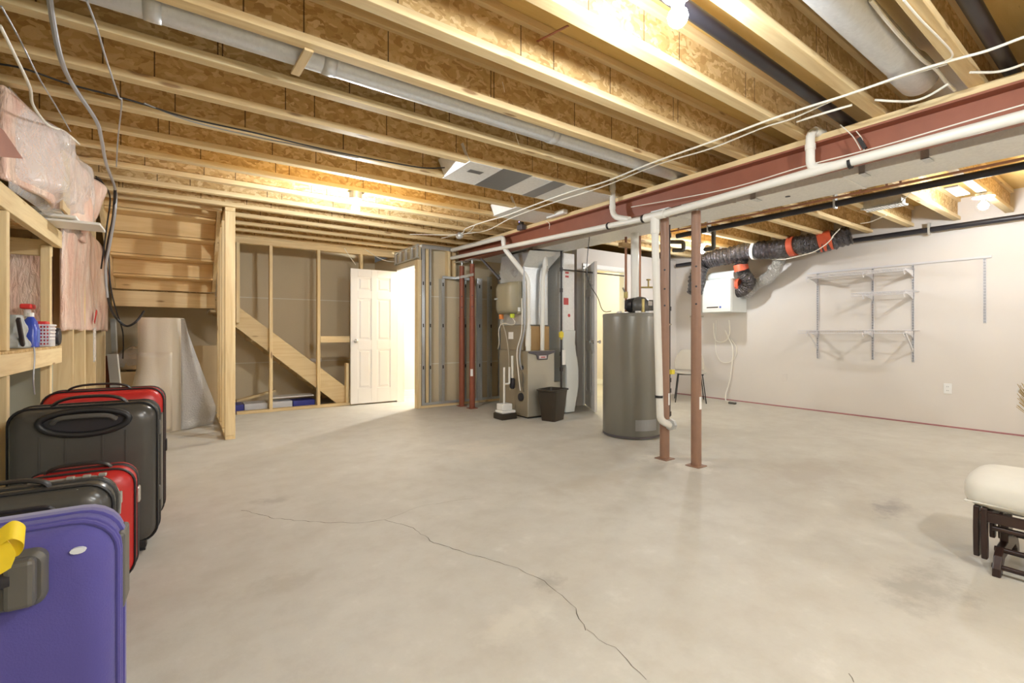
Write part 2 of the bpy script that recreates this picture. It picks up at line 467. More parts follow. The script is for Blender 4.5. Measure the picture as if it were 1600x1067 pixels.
struct(MB().box((-1.15, -3.5, SUB), (7.19, 8.1, SUB+.02)).build('ceiling', 'subfloor', origin=(0, 0, SUB)))
struct(MB().box((7.09, -3.5, 0), (7.19, 8.1, SUB)).build('wall_right', 'drywall_white', origin=(7.09, 0, 0)))
struct(MB().box((-1.15, -3.5, 0), (-1.05, 8.1, SUB)).build('wall_left', 'foundation', origin=(-1.15, 0, 0)))
struct(MB().box((-1.05, -3.5, 0), (7.09, -3.4, SUB)).build('wall_front', 'drywall_white', origin=(0, -3.5, 0)))
struct(MB().box((-1.05, 7.97, 0), (2.72, 8.1, SUB)).build('wall_back', 'drywall_paper', origin=(0, 7.97, 0)))
# partition with the open six-panel door
mb = MB(); mb.box((2.732, 6.116, 0), (2.745, 6.20, 2.29)); mb.box((2.73, 6.20, 2.06), (2.82, 6.95, 2.12)); mb.box((2.73, 6.95, 0), (2.82, 8.0, 2.29))
mb.box((2.75, 6.20, 2.12), (2.80, 6.95, 2.29))
struct(mb.build('wall_closet_side', 'drywall_paper', origin=(0, 0, 0)))
struct(MB().box((2.82, 6.22, 0), (4.72, 6.235, 2.31)).build('wall_stud_side', 'drywall_paper', origin=(0, 0, 0)))
struct(MB().box((2.82, 7.57, 0), (4.72, 7.62, 2.31)).build('wall_closet_back', 'drywall_white', origin=(0, 0, 0)))
struct(MB().box((2.82, 6.24, 2.312), (4.72, 7.57, 2.326)).build('ceiling_closet', 'drywall_white', origin=(0, 0, 0)))
struct(MB().box((2.82, 7.555, 0), (4.70, 7.57, .09)).build('baseboard_closet', 'white_plastic', bevel=.003))
mb = MB(); mb.box((4.72, 5.13, 0), (4.80, 7.62, 2.32)); struct(mb.build('wall_room_side', 'drywall_room', origin=(0, 0, 0)))
mb = MB(); mb.box((4.72, 5.03, 0), (4.85, 5.13, 2.33)); mb.box((5.75, 5.03, 0), (7.09, 5.13, 2.33)); mb.box((4.85, 5.03, 2.04), (5.75, 5.13, 2.33))
struct(mb.build('wall_back_right', 'drywall_white', origin=(0, 0, 0)))
struct(MB().box((4.80, 7.0, 0), (7.09, 7.08, 2.32)).build('wall_room_back', 'drywall_room', origin=(0, 0, 0)))
struct(MB().box((4.80, 5.13, 2.312), (7.09, 7.0, 2.326)).build('ceiling_room', 'drywall_room', origin=(0, 0, 0)))
mb = MB(); mb.box((4.80, 6.985, 0), (7.09, 7.0, .11)); mb.box((7.075, 5.13, 0), (7.09, 6.985, .11))
struct(mb.build('baseboard_room', 'white_plastic', bevel=.003))
struct(MB().box((7.082, -3.4, 0), (7.09, 5.03, .016)).build('trim_1', 'pink_line'))
mb = MB()                                   # casing of the back doorway
mb.box((4.83, 5.015, 0), (4.87, 5.03, 2.06)); mb.box((5.73, 5.015, 0), (5.79, 5.03, 2.10)); mb.box((4.83, 5.015, 2.04), (5.79, 5.03, 2.10))
mb.box((4.85, 5.03, 0), (4.86, 5.13, 2.04)); mb.box((5.74, 5.03, 0), (5.75, 5.13, 2.04)); mb.box((4.85, 5.03, 2.03), (5.75, 5.13, 2.04))
struct(mb.build('trim_2', 'white_plastic', bevel=.002))
mb = MB()                                   # jamb of the closet door
mb.box((2.715, 6.93, 0), (2.835, 6.95, 2.05)); mb.box((2.715, 6.20, 0), (2.835, 6.215, 2.05)); mb.box((2.715, 6.215, 2.035), (2.835, 6.93, 2.05))
struct(mb.build('trim_3', 'door_white', bevel=.002))

def panel_door(name, hinge, ang, w, h=2.0, t=.035, z0=.02, knob='chrome'):
    """a moulded six-panel leaf; local x from the hinge to the free edge"""
    M = Matrix.Translation((hinge[0], hinge[1], z0)) @ Matrix.Rotation(ang, 4, 'Z')
    mb = MB(); sw = .105; cx = w/2; ms = .09
    cols = [(sw, cx-ms/2), (cx+ms/2, w-sw)]
    rows = [(.22, .80), (.94, 1.56), (1.68, 1.88)]
    mb.box((0, 0, 0), (sw, t, h), M); mb.box((w-sw, 0, 0), (w, t, h), M); mb.box((cx-ms/2, 0, 0), (cx+ms/2, t, h), M)
    zs = [0]+[v for r in rows for v in r]+[h]
    for a, b in zip(zs[::2], zs[1::2]):
        for c0, c1 in cols: mb.box((c0, 0, a), (c1, t, b), M)
    for c0, c1 in cols:
        for a, b in rows:
            mb.box((c0, .012, a), (c1, t-.012, b), M)
            for y0, y1, y2 in ((.012, .004, 0), (t-.012, t-.004, 0)):
                m1, m2 = .022, .04
                L = [[(c0+m1, y0, a+m1), (c1-m1, y0, a+m1), (c1-m1, y0, b-m1), (c0+m1, y0, b-m1)],
                     [(c0+m2, y1, a+m2), (c1-m2, y1, a+m2), (c1-m2, y1, b-m2), (c0+m2, y1, b-m2)]]
                mb.loft(L, True, M)
    d = struct(mb.build(name, 'door_white', origin=(hinge[0], hinge[1], z0), bevel=.0025))
    for s, y in ((-1, 0), (1, t)):
        mb = MB(); mb.lathe([(.026, 0), (.026, s*.006), (.012, s*.01), (.011, s*.03), (.024, s*.04), (.027, s*.052), (.018, s*.062), (.004, s*.064)], (0, 0, 0), 16, 'y')
        bmesh.ops.transform(mb.bm, matrix=M @ Matrix.Translation((w-.065, y, .93)), verts=mb.bm.verts)
        mb.build('door_handle', knob, d, smooth=True)
    return d
d1 = panel_door('door_1', (2.715, 6.965), PI-.03, .70)
d2 = panel_door('door_2', (4.86, 5.01), math.atan2(4.43-5.01, 4.47-4.86), .72)

# ================================================================== floor joists, one thing each
ORD = ['nearest', 'second nearest', 'third nearest', 'fourth nearest', 'fifth nearest', 'sixth nearest', 'seventh nearest', 'eighth nearest', 'ninth nearest',
       'tenth nearest', 'eleventh nearest', 'twelfth nearest', 'thirteenth nearest', 'fourteenth nearest']
def joist(n, Yf, x0, x1, label):
    o = thing('floor_joist', label, 'joist', (x0, Yf-.032, CEIL), 'floor joists overhead')
    MB().box((x0, Yf-.063, CEIL), (x1, Yf, CEIL+.038)).build('bottom_flange', 'lumber_x', o, bevel=.003)
    MB().box((x0, Yf-.063, SUB-.04), (x1, Yf, SUB-.001)).build('top_flange', 'lumber_x', o, bevel=.003)
    MB().box((x0, Yf-.0365, CEIL+.038), (x1, Yf-.0265, SUB-.04)).build('web', 'osb', o)
for n in range(-6, 14):
    Yf = 1.82+.405*n
    i = n+4
    if n < -4: joist(n, Yf, -1.045, 7.08, 'wooden floor I-joist above and behind the camera, '+('outermost' if n == -6 else 'innermost'))
    elif n <= 7: joist(n, Yf, -1.045, 7.08, 'wooden floor I-joist with strand board web crossing overhead, %s the camera' % ORD[i])
    elif n <= 9: joist(n, Yf, -1.045 if n == 8 else -.66, 4.71, 'wooden floor I-joist crossing overhead, %s the camera%s' % (ORD[i], ', resting above the stair wall post' if n == 9 else ''))
    else: joist(n, Yf, .36, 4.70 if Yf > 6.2 else 4.71, 'wooden floor I-joist above the bulb-lit stair wall, %s beyond the stair post' % ['first', 'second', 'third', 'fourth'][n-10])
# strap pieces nailed across the joists
tag(MB().bar(AZ(461, 116, 2.325), AZ(483, 78, 2.325), .04, .012).build('wood_strap', 'lumber_y', bevel=.002), 'short pale wooden strap bridging two joists across the round duct', 'strap')
tag(MB().bar(AZ(829, 70, 2.5), AZ(838, 66, 2.52)*.0+AZ(888, 40, 2.45), .012, .004).build('metal_strap', 'post_steel_red', bevel=.001), 'thin reddish strap angled between two joists in shade', 'strap')

# ================================================================== steel beam, timber plate, posts
mb = MB(); B0, B1 = -3.38, 6.14
prof = [(3.30, 2.11), (3.44, 2.11), (3.44, 2.122), (3.374, 2.126), (3.374, 2.274), (3.44, 2.278), (3.44, 2.29), (3.30, 2.29), (3.30, 2.278), (3.366, 2.274), (3.366, 2.126), (3.30, 2.122)]
mb.prism([(x, B0, z) for x, z in prof], (0, B1-B0, 0))
tag(mb.build('steel_beam', 'red_steel'), 'long rust red steel I-beam carrying the floor joists across the basement', 'beam')
tag(MB().box((3.30, B0, 2.2905), (3.44, B1, 2.3295)).build('beam_plate', 'lumber_y', bevel=.003), 'pale timber plate lying flat along the top of the red beam', 'timber plate')
def telepost(x, y, label, mat='post_steel', zj=1.21, sticker=None, top=2.045):
    o = thing('steel_post', label, 'post', (x, y, 0), 'steel posts under the beam')
    mb = MB(); mb.box((x-.06, y-.06, 0), (x+.06, y+.06, .008)); mb.build('base_plate', mat, o, bevel=.002)
    MB().cyl((x, y, .008), (x, y, zj), .040, 24).build('lower_tube', mat, o, smooth=True)
    MB().cyl((x, y, zj), (x, y, top), .0365, 24).build('upper_tube', mat, o, smooth=True)
    MB().cyl((x, y, top-.01), (x, y, 2.10), .013, 14).build('jack_screw', 'galvanized', o, smooth=True)
    MB().box((x-.07, y-.09, 2.10), (x+.07, y+.09, 2.1095)).build('top_plate', 'galvanized', o, bevel=.002)
    r = Vector((-x, -y, 0)).normalized()
    for z in (1.44, 1.30, 1.60):
        MB().cyl(Vector((x, y, z))+r*.033, Vector((x, y, z))+r*.0372, .008, 12).build('pin_hole', 'abs_black', o)
    q = Vector((r.y, -r.x, 0))*-1
    MB().cyl(Vector((x, y, zj-.01))-q*.05, Vector((x, y, zj-.01))+q*.055, .006, 10).build('lock_pin', 'chrome', o)
    if sticker:
        a = sticker; mb = MB()
        L0 = [(x+.0408*math.cos(t), y+.0408*math.sin(t), .46) for t in [a+k*.16 for k in range(-3, 4)]]
        V0 = [mb.bm.verts.new(p) for p in L0]; V1 = [mb.bm.verts.new((p[0], p[1], .56)) for p in L0]
        for k in range(6): mb.face([V0[k], V0[k+1], V1[k+1], V1[k]])
        mb.build('paper_label', 'label_white', o, solid=.0008)
    return o
telepost(3.372, 2.205, 'brown steel jack post standing alone nearest the camera under the red beam', zj=1.21, sticker=-1.45)
telepost(3.345, 2.485, 'brown steel jack post behind the tall white drain pipe by the water heater', zj=1.15, sticker=-1.2)
telepost(3.352, 5.72, 'reddish steel post in front of the metal studs at the beam end', 'post_steel_red', zj=1.3, sticker=-2.3)
telepost(3.335, 5.99, 'reddish steel post closest to the wall under the beam end', 'post_steel_red', zj=1.3)

# ================================================================== stairs
S = thing('staircase', 'unfinished wooden staircase flight and landing seen from underneath', 'stairs', (-.17, 7.03, 0))
rz = [1.576, 1.735, 1.93, 2.125, 2.32, 2.515]
ry = [7.03, 7.00, 6.76, 6.51, 6.27, 6.03]
MB().box((-.665, 7.03, 1.38), (.335, 7.07, 1.562)).build('landing_rim', 'lumber_x', S, bevel=.003)
MB().box((-.665, 7.07, 1.562), (.335, 7.96, 1.58)).build('landing_deck', 'osb_plain', S)
for k in range(4):
    x = -.6+.3*k; MB().box((x, 7.07, 1.42), (x+.038, 7.95, 1.562)).build('landing_joist', 'lumber_y', S)
for i in range(1, 6):
    MB().box((-.63, ry[i], rz[i-1]+(.004 if i > 1 else .004)), (.30, ry[i]+.02, rz[i]-.028)).build('riser', 'lumber_stair', S)
    y1 = ry[i+1] if i < 5 else 5.79
    MB().box((-.63, y1-.002, rz[i]-.026), (.30, ry[i]+.045, rz[i])).build('tread', 'lumber_stair', S, bevel=.004)
for x0, x1 in ((-.668, -.632), (.302, .338)):
    prof = [(7.03, 1.585), (7.03, 1.76), (5.79, 2.56), (5.79, 2.56), (5.98, 2.56), (7.10, 1.90), (7.10, 1.585)]
    prof = [(7.06, 1.585), (6.98, 1.585), (5.80, 2.43), (5.80, 2.565), (6.0, 2.565), (7.06, 1.90)]
    MB().prism([(x0, y, z) for y, z in prof], (x1-x0, 0, 0)).build('stringer', 'lumber_y', S, bevel=.002)
MB().box((-.665, 5.72, 2.34), (.335, 5.76, 2.565)).build('header_board', 'lumber_x', S)
# lower flight along the back wall
S2 = thing('stair_flight', 'lower wooden stair flight rising behind the bare studs', 'stairs', (1.3, 7.5, 0))
P0 = AY(371, 478, 7.13); P1 = AY(371, 513, 7.13); Q0 = AY(540, 604, 7.13); Q1 = AY(527, 628, 7.13)
sl = (Q0.z-P0.z)/(Q0.x-P0.x)
xa = .36; za = P0.z+sl*(xa-P0.x)
prof = [(xa, za), (xa, za-.30), (P1.x, P1.z), (Q1.x-.0, .02), (2.08, .02), (2.08, P0.z+sl*(2.08-P0.x))]
for y in (7.13, 7.93): MB().prism([(x, y, z) for x, z in prof], (0, .038, 0)).build('stringer', 'lumber_x', S2, bevel=.003)
for k in range(7):
    x = 1.95-.235*k; z = .195*(k+1)
    MB().box((x-.25, 7.168, z-.026), (x+.02, 7.93, z)).build('tread', 'lumber_y', S2)
    MB().box((x-.02, 7.168, z-.19), (x, 7.93, z-.027)).build('riser', 'lumber_y', S2)

# ---- stair partition running towards the back wall (studs, plates)
G = 'studs of the stair partition'
SX0, SX1 = .345, .434
stud((SX0, 5.45, .04), (SX1, 5.488, 2.29), 'wall_stud', 'end stud of the stair wall standing free on the floor, front one of the pair', group=G)
stud((SX0, 5.49, .04), (SX1, 5.528, 2.29), 'wall_stud', 'stud nailed directly behind the free-standing end stud of the stair wall', group=G)
stud((SX0, 5.93, .04), (SX1, 5.968, 2.29), 'wall_stud', 'second stud of the stair partition beside the bubble wrap', group=G)
stud((SX0, 6.34, .04), (SX1, 6.378, 2.29), 'wall_stud', 'third stud of the stair partition beside the bubble wrap', group=G)
stud((SX0, 6.75, .04), (SX1, 6.788, 2.29), 'wall_stud', 'stud of the stair partition next to the landing rim board', group=G)
stud((SX0, 5.45, .0), (SX1, 7.02, .038), 'bottom_plate', 'bottom plate on the floor running back from the stair post', 'plate')
stud((SX0, 5.45, 2.291), (SX1, 7.02, 2.329), 'top_plate', 'timber top plate over the stair partition studs', 'plate')

# ---- stud wall in front of the lower flight
G = 'studs of the back stair wall'
YB0, YB1 = 7.03, 7.118
def xs(px, Y=7.03): r = ray(px); return Y/r[1]*r[0]
stud((xs(370), YB0, .0), (2.70, YB1, .038), 'bottom_plate', 'long timber bottom plate under the back stair wall', 'plate')
stud((xs(370)-.1, YB0, 2.25), (2.72, YB1, 2.329), 'top_plate', 'double timber top plate over the back stair wall', 'plate')
x = xs(421); stud((x, YB0, .038), (x+.04, YB1, 2.25), 'wall_stud', 'bare stud in front of the lower stair flight, nearest the stair post', group=G)
x = xs(496); stud((x, YB0, .038), (x+.04, YB1, 2.25), 'wall_stud', 'bare stud in front of the lower stair flight, nearest the white door', group=G)
x = xs(563); stud((x, YB0, 1.2), (x+.04, YB1, 2.25), 'wall_stud', 'bare stud showing above the open white door', group=G)
x = xs(541); stud((x, YB0, .038), (x+.04, YB1, .62), 'wall_stud', 'short stub stud at the foot of the stairs beside the white door', group=G)
x = xs(369); stud((x, YB0, 1.2), (x+.04, YB1, 2.25), 'wall_stud', 'bare stud just behind the stair post at the top of the lower flight', group=G)
stud((xs(501), YB0+.005, .93), (xs(547), YB1-.005, 1.02), 'blocking', 'horizontal wood block nailed between stud and white door', 'wood block')
o = AY(503, 566, 7.2); tag(MB().box((o.x, 7.955, .60), (o.x+.17, 7.969, .66)).build('paper_tag', 'label_white'), 'small white rectangle fixed to the stair drywall left of the door', 'paper')

# ================================================================== bare bulbs
def bulb(x, y, ztop, label, mat='bulb_glow', drop=.0, disc=False):
    o = thing('ceiling_bulb', label, 'light bulb', (x, y, ztop), 'bare ceiling bulbs')
    MB().cyl((x, y, ztop-.028), (x, y, ztop+drop), .055, 20).build('junction_box', 'galvanized', o)
    if disc: MB().lathe([(.03, -.045), (.075, -.034), (.078, -.028), (.078, -.0285)], (x, y, ztop), 24).build('lamp_holder', 'white_plastic', o, smooth=True)
    else: MB().lathe([(.022, -.07), (.03, -.05), (.05, -.036), (.056, -.0285)], (x, y, ztop), 20).build('lamp_holder', 'white_plastic', o, smooth=True)
    MB().lathe([(.006, -.148), (.020, -.142), (.032, -.128), (.036, -.113), (.032, -.096), (.018, -.08), (.0145, -.071)], (x, y, ztop), 14).build('bulb', mat, o, smooth=True)
bulb(1.47, 1.035+.0, CEIL, 'bare glowing bulb under the near joists at the top of the view', 'bulb_near')
bulb(1.265, 4.22, CEIL-.035, 'bare glowing bulb hanging in front of the stair wall', drop=.0345)
bulb(5.91, .98, CEIL, 'bare glowing bulb on a round white holder above the wire shelves', 'bulb_near', disc=True)
bulb(5.92, 3.775, CEIL, 'bare glowing bulb seen beside the nearest steel post', 'bulb_near')
bulb(1.5, -.64, CEIL, 'bare bulb just behind the camera near the suitcases', 'bulb_rear')
bulb(1.5, -2.6, 2.56, 'unseen fill bulb added far behind the camera on the suitcase side', 'bulb_rear')  # unseen bulb added as fill, brightens what faces the camera
bulb(5.91, -2.23, 2.56, 'unseen fill bulb added behind the camera near the long wall', 'bulb_rear')  # added out of view to lift and even the room light
bulb(3.6, 6.85, 2.311, 'bare bulb lighting the closet behind the open white door', 'bulb_closet')
bulb(5.9, 6.1, 2.311, 'warm bulb lighting the room beyond the back doorway', 'bulb_warm')

# ================================================================== pipes, ducts and wires overhead
def tube_thing(name, pts, r, mat, label, cat, n=14, group=None, **k):
    return tag(MB().tube(pts, r, n).build(name, mat, smooth=True, **k), label, cat, group)
# round ducts between the joists
def round_duct(y, z, x0, x1, r, label, seams, taper=None):
    o = thing('round_duct', label, 'duct', (x0, y, z-r))
    mb = MB()
    if taper: mb.tube([(x0, y, z), (x1-.22, y, z), (x1-.18, y, z), (x1, y, z-.0)], [r, r, taper, taper], 28)
    else: mb.tube([(x0, y, z), (x1, y, z)], r, 28)
    mb.build('duct_pipe', 'round_duct_metal', o, smooth=True)
    for s in seams: MB().tube([(s-.03, y, z), (s, y, z), (s+.004, y, z), (s+.03, y, z)], [r+.0015, r+.003, r+.003, r+.0015], 28, False).build('seam_collar', 'round_duct_metal', o, smooth=True, solid=.001)
    return o
round_duct(2.37, 2.394, -1.04, 3.46, .064, 'long round metal duct tucked between two joists over the middle of the room', (-.1, .58, 2.0))
round_duct(.776, 2.42, .2, 3.2, .075, 'wide round metal duct between the near joists above the beam', (1.7,), .085)
tube_thing('drain_pipe', [(.6, 1.16, 2.44), (3.7, 1.16, 2.372)], .030, 'abs_black', 'black plastic drain pipe between joists beside the near bulb', 'pipe', 20)
tube_thing('drain_pipe', [(.6, .47, 2.43), (3.7, .47, 2.40)], .031, 'abs_black', 'black plastic drain pipe between joists nearest the camera', 'pipe', 20)
# rectangular trunk duct right of the beam
DX0, DX1, DZ = 3.67, 4.09, 2.13
o = thing('trunk_duct', 'long rectangular sheet metal supply duct running beside the red beam', 'duct', (3.88, 0, DZ))
Ys = [-3.38, -1.5, 0.1, 1.3, 2.05, 2.6, 3.8, 4.74]
for a, b in zip(Ys, Ys[1:]):
    MB().box((DX0, a+.002, DZ), (DX1, b-.002, CEIL-.004)).build('duct_section', 'duct_metal', o, bevel=.004)
for y in Ys[1:-1]: MB().box((DX0-.003, y-.012, DZ-.004), (DX1+.003, y+.012, CEIL-.002)).build('seam_strip', 'duct_metal', o)
MB().cyl((3.84, 1.72, DZ-.003), (3.84, 1.72, DZ+.004), .018, 14).build('test_hole', 'abs_black', o)
for y, wd in ((.86, .04), (1.18, .035), (1.9, .04)):
    mb = MB(); mb.box((DX0-.008, y-wd/2, DZ-.008), (DX0-.004, y+wd/2, CEIL+.03)); mb.box((DX0-.008, y-wd/2, DZ-.008), (DX0+.10, y+wd/2, DZ-.0045))
    tag(mb.build('duct_hanger', 'galvanized'), {.86: 'metal hanger strap on the trunk duct, nearest the camera', 1.18: 'metal hanger strap on the trunk duct, middle one of three', 1.9: 'metal hanger strap on the trunk duct, nearest the steel posts'}[y], 'strap', 'duct hanger straps')
# panned joist bays
o = thing('panned_duct', 'flat sheet metal panel closing a joist bay, patched with two grey tape strips', 'duct', (2.4, 3.16, CEIL-.005))
MB().box((1.72, 2.965, CEIL-.006), (3.29, 3.41, CEIL-.0015)).build('sheet_panel', 'duct_metal', o)
MB().prism([(1.72, 2.965, CEIL-.005), (1.72, 3.37, CEIL-.005), (1.66, 3.37, CEIL+.12), (1.66, 2.965, CEIL+.12)], (.003, 0, 0)).build('end_flap', 'duct_metal', o)
for x0, x1 in ((2.02, 2.30), (2.52, 2.66)):
    MB().prism([(x0, 3.412, CEIL-.0065), (x1, 3.412, CEIL-.0065), (x1-.02, 2.94, CEIL-.0065), (x0-.02, 2.94, CEIL-.0065)], (0, 0, -.001)).build('tape_strip', 'duct_tape', o)
MB().box((1.80, 3.10, CEIL-.008), (1.92, 3.16, CEIL-.0063)).build('paper_label', 'duct_tape', o)
o = thing('panned_duct', 'small sheet metal panel closing a joist bay next to the beam detector', 'duct', (3.0, 3.97, CEIL-.005))
MB().box((2.72, 3.775, CEIL-.006), (3.29, 4.20, CEIL-.0015)).build('sheet_panel', 'duct_metal', o)
MB().prism([(2.72, 3.775, CEIL-.005), (2.72, 4.18, CEIL-.005), (2.67, 4.18, CEIL+.1), (2.67, 3.775, CEIL+.1)], (.003, 0, 0)).build('end_flap', 'duct_metal', o)
# main white drain along the beam
def R(pts, r=.07): return fillet(pts, r)
PX = 3.235
Ym = 2.50
o = thing('white_drain_pipe', 'long white plastic drain pipe hung along the red beam with a tall drop pipe', 'pipe', (PX, Ym, 2.05))
MB().tube([(PX, -3.3, 2.12), (PX, 1.2, 2.085), (PX, Ym, 2.045)], .0285, 18).build('near_run', 'pvc', o, smooth=True)
MB().tube([(PX, Ym, 2.045), (PX, 6.12, 2.17)], .0255, 18).build('far_run', 'pvc', o, smooth=True)
MB().tube([(PX, Ym-.10, 2.05), (PX, Ym+.10, 2.05)], .036, 18).build('tee_fitting', 'pvc', o, smooth=True)
MB().tube([(PX, Ym, 2.05), (PX, Ym, 1.90)], .036, 18).build('tee_branch', 'pvc', o, smooth=True)
MB().tube(R([(PX, Ym, 1.92), (PX+.005, Ym-.05, .34), (PX+.085, Ym-.09, .30)], .10), .030, 18).build('drop_pipe', 'pvc', o, smooth=True)
MB().tube([(PX+.0, Ym-.042, .53), (PX+.0, Ym-.042, .55)], .033, 18).build('rubber_band', 'black_rubber', o, smooth=True)
MB().lathe([(.032, 0), (.05, .004), (.05, .03), (.032, .034)], (PX+.075, Ym-.09, .305), 8, 'x').build('cleanout_flange', 'galvanized', o)
for y, z in ((1.1, 2.075), (3.02, 2.063), (2.62, 2.05)):
    MB().tube([(PX, y-.008, z+.001*(y < 2)), (PX, y+.008, z)], .0325, 16).build('pipe_clamp', 'black_rubber', o, smooth=True)
def vent(pts, label, r=.026, rr=.09):
    o = thing('vent_pipe', label, 'pipe', pts[0])
    MB().tube(R(pts, rr), r, 18).build('pipe_run', 'pvc', o, smooth=True)
    for p, q in ((pts[1], pts[0]), (pts[1], pts[2])):
        p, q = Vector(p), Vector(q); u = (q-p).normalized(); L = min(.10, (q-p).length*.45)
        MB().tube([p+u*(L-.015), p+u*(L+.02)], r+.004, 18).build('coupling', 'pvc', o, smooth=True)
y = .62+.0
a = AX(1266, 200, PX)
vent([(PX+.11, a.y-.03, 2.345), (PX, a.y, 2.345), (PX, a.y, 2.10), (PX, a.y-.16, 2.085)], 'white vent pipe looping down from the joists to the beam drain, nearest the camera', .026, .06)
a = AX(957, 300, PX)
vent([(PX, a.y, 2.52), (PX, a.y, 2.3), (PX, a.y, 2.14), (PX, a.y-.2, 2.075)], 'white vent pipe curving from the joists into the beam drain by the panned duct', .026, .10)
# intake and exhaust of the furnace
o = thing('exhaust_pipe', 'white pipe from the beam end bending down to the furnace top', 'pipe', (3.25, 5.0, 2.2))
a = AX(787, 366, 3.235)
FX, FY = 3.60, 4.70
e = AY(824, 450, FY-.03)
MB().tube(fillet([(3.235, 6.10, 2.285), (3.235, a.y, 2.25), (3.235, a.y, 2.12), (e.x, FY-.045, 1.75), (e.x, FY-.045, .845)], .07), .030, 18).build('pipe_run', 'pvc', o, smooth=True)
MB().tube([(e.x, FY-.045, 1.12), (e.x, FY-.045, .90)], .036, 18).build('coupling', 'pvc', o, smooth=True)
e = AY(849, 450, FY-.045)
o = thing('intake_pipe', 'straight white pipe dropping from the ducts to the furnace top', 'pipe', (e.x, FY-.045, 2.2))
MB().tube(fillet([(e.x+.03, FY-.045, 2.12), (e.x+.03, FY-.045, 1.97), (e.x-.01, FY-.045, 1.75), (e.x-.02, FY-.045, .845)], .05), .028, 18).build('pipe_run', 'pvc', o, smooth=True)
MB().tube([(e.x+.03, FY-.045, 2.05), (e.x+.03, FY-.045, 1.93)], .035, 18).build('coupling', 'pvc', o, smooth=True)
# long black drain pipe and smaller lines under the right joists
o = thing('drain_pipe', 'long black plastic drain pipe hung under the joists parallel to the trunk duct', 'pipe', (4.67, 1, 2.2))
MB().tube([(4.67, -3.3, 2.23), (4.67, 3.30, 2.19)], .028, 16).build('pipe_run', 'abs_black', o, smooth=True)
for y in (.55, 1.7, 2.9): MB().box((4.64, y-.008, 2.16), (4.70, y+.008, CEIL)).build('hanger', 'galvanized', o)
o = thing('copper_pipe', 'thin copper line along the edge of the trunk duct with upright stubs', 'pipe', (4.13, 0, 2.11))
MB().tube([(4.13, -3.3, 2.118), (4.13, 3.2, 2.118)], .009, 10).build('pipe_run', 'copper', o, smooth=True)
for y in (1.10, 1.18, 1.34, 2.0, 2.9): MB().tube([(4.13, y, 2.118), (4.13, y, 2.329)], .008, 8).build('pipe_stub', 'copper', o, smooth=True)
o = thing('wall_pipe', 'black plastic pipe along the top of the long white wall', 'pipe', (6.99, 1, 2.24))
MB().tube([(6.99, -3.3, 2.275), (6.99, 4.95, 2.235)], .030, 16).build('pipe_run', 'abs_black', o, smooth=True)
for y in (1.6, 2.95, 4.2): MB().box((6.955, y-.01, 2.20), (7.025, y+.01, 2.33)).build('pipe_bracket', 'galvanized', o)
# grey pipe drops behind the posts
for pp, l in ((((1044, 378), (1068, 378), (1068, 391), (1052, 391)), 'grey pipe loop with square turns left of the near post, under the joists'),
              (((1093, 362), (1115, 355), (1115, 388), (1100, 390)), 'grey pipe dropping with square turns right of the near post')):
    tube_thing('grey_pipe', fillet([AX(a, b, 5.2) for a, b in pp], .03), .026, 'grey_plastic', l, 'pipe')
# gas piping by the furnace and heater
G0 = AY(877, 390, 4.55); G1 = AY(877, 420, 4.55)
o = thing('gas_pipe', 'black iron gas pipe feeding furnace and heater, with a yellow valve', 'pipe', (G1.x, 4.55, 1))
gz = AY(877, 421, 4.55).z; hx = AY(975, 421, 4.55)
MB().tube([(G0.x, 4.55, AY(877, 392, 4.55).z), (G0.x, 4.55, .36)], .013, 10).build('riser_pipe', 'black_iron', o, smooth=True)
MB().tube([(G0.x, 4.55, gz), (hx.x, 4.55, gz)], .009, 10).build('cross_pipe', 'black_iron', o, smooth=True)
MB().tube([(G0.x, 4.55, AY(877, 392, 4.55).z), (AY(960, 372, 4.3).x, 4.3, AY(968, 373, 4.3).z)], .010, 10).build('upper_pipe', 'black_iron', o, smooth=True)
for z in (gz, 1.62, .80, .60): MB().cyl((G0.x, 4.55, z-.025), (G0.x, 4.55, z+.025), .020, 10).build('pipe_fitting', 'black_iron', o)
v = AY(875, 523, 4.55)
mb = MB(); mb.box((v.x-.03, 4.51, v.z-.035), (v.x+.03, 4.54, v.z+.035)); mb.box((v.x-.012, 4.515, v.z-.06), (v.x+.012, 4.53, v.z+.05)); mb.build('gas_valve', 'yellow_valve', o, bevel=.005)
MB().box((v.x+.0, 4.50, .66), (v.x+.05, 4.51, .85)).build('hang_tag', 'label_white', o)
# water lines
wz = 2.10
def pxl(px, d): r = ray(px); return (r[0]*d, r[1]*d)
o = thing('copper_pipe', 'tall copper water pipe rising from the back of the water heater top, nearest the doorway', 'pipe', (*pxl(978, 5.1), 1.27))
x, y = pxl(978, 5.1)
MB().tube([(x, y, 1.30), (x, y, 2.12)], .014, 12).build('pipe_run', 'copper', o, smooth=True)
MB().box((x-.09, y-.03, 2.00), (x+.05, y+.03, 2.05)).build('wood_block', 'board_brown', o, bevel=.004)
MB().tube([(x-.05, y, 1.56), (x, y, 1.50)], .009, 8).build('valve_handle', 'chrome', o, smooth=True)
MB().cyl((x, y, 1.45), (x, y, 1.52), .022, 10).build('valve_body', 'brass', o, smooth=True)
o = thing('copper_pipe', 'slim copper water pipe beside the white heater flue with a brass side valve', 'pipe', (*pxl(1000, 5.05), 1.27))
x, y = pxl(1000, 5.05)
MB().tube([(x, y, 1.36), (x, y, 2.12)], .012, 12).build('pipe_run', 'copper', o, smooth=True)
p = Vector((x, y, AD(1000, 449, 5.05).z)); q = AD(1024, 449, 5.05)
MB().tube([p, q], .010, 10).build('branch_pipe', 'brass', o, smooth=True)
m = p.lerp(q, .55); MB().cyl(m, m+Vector((0, 0, .08)), .009, 8).build('valve_stem', 'brass', o)
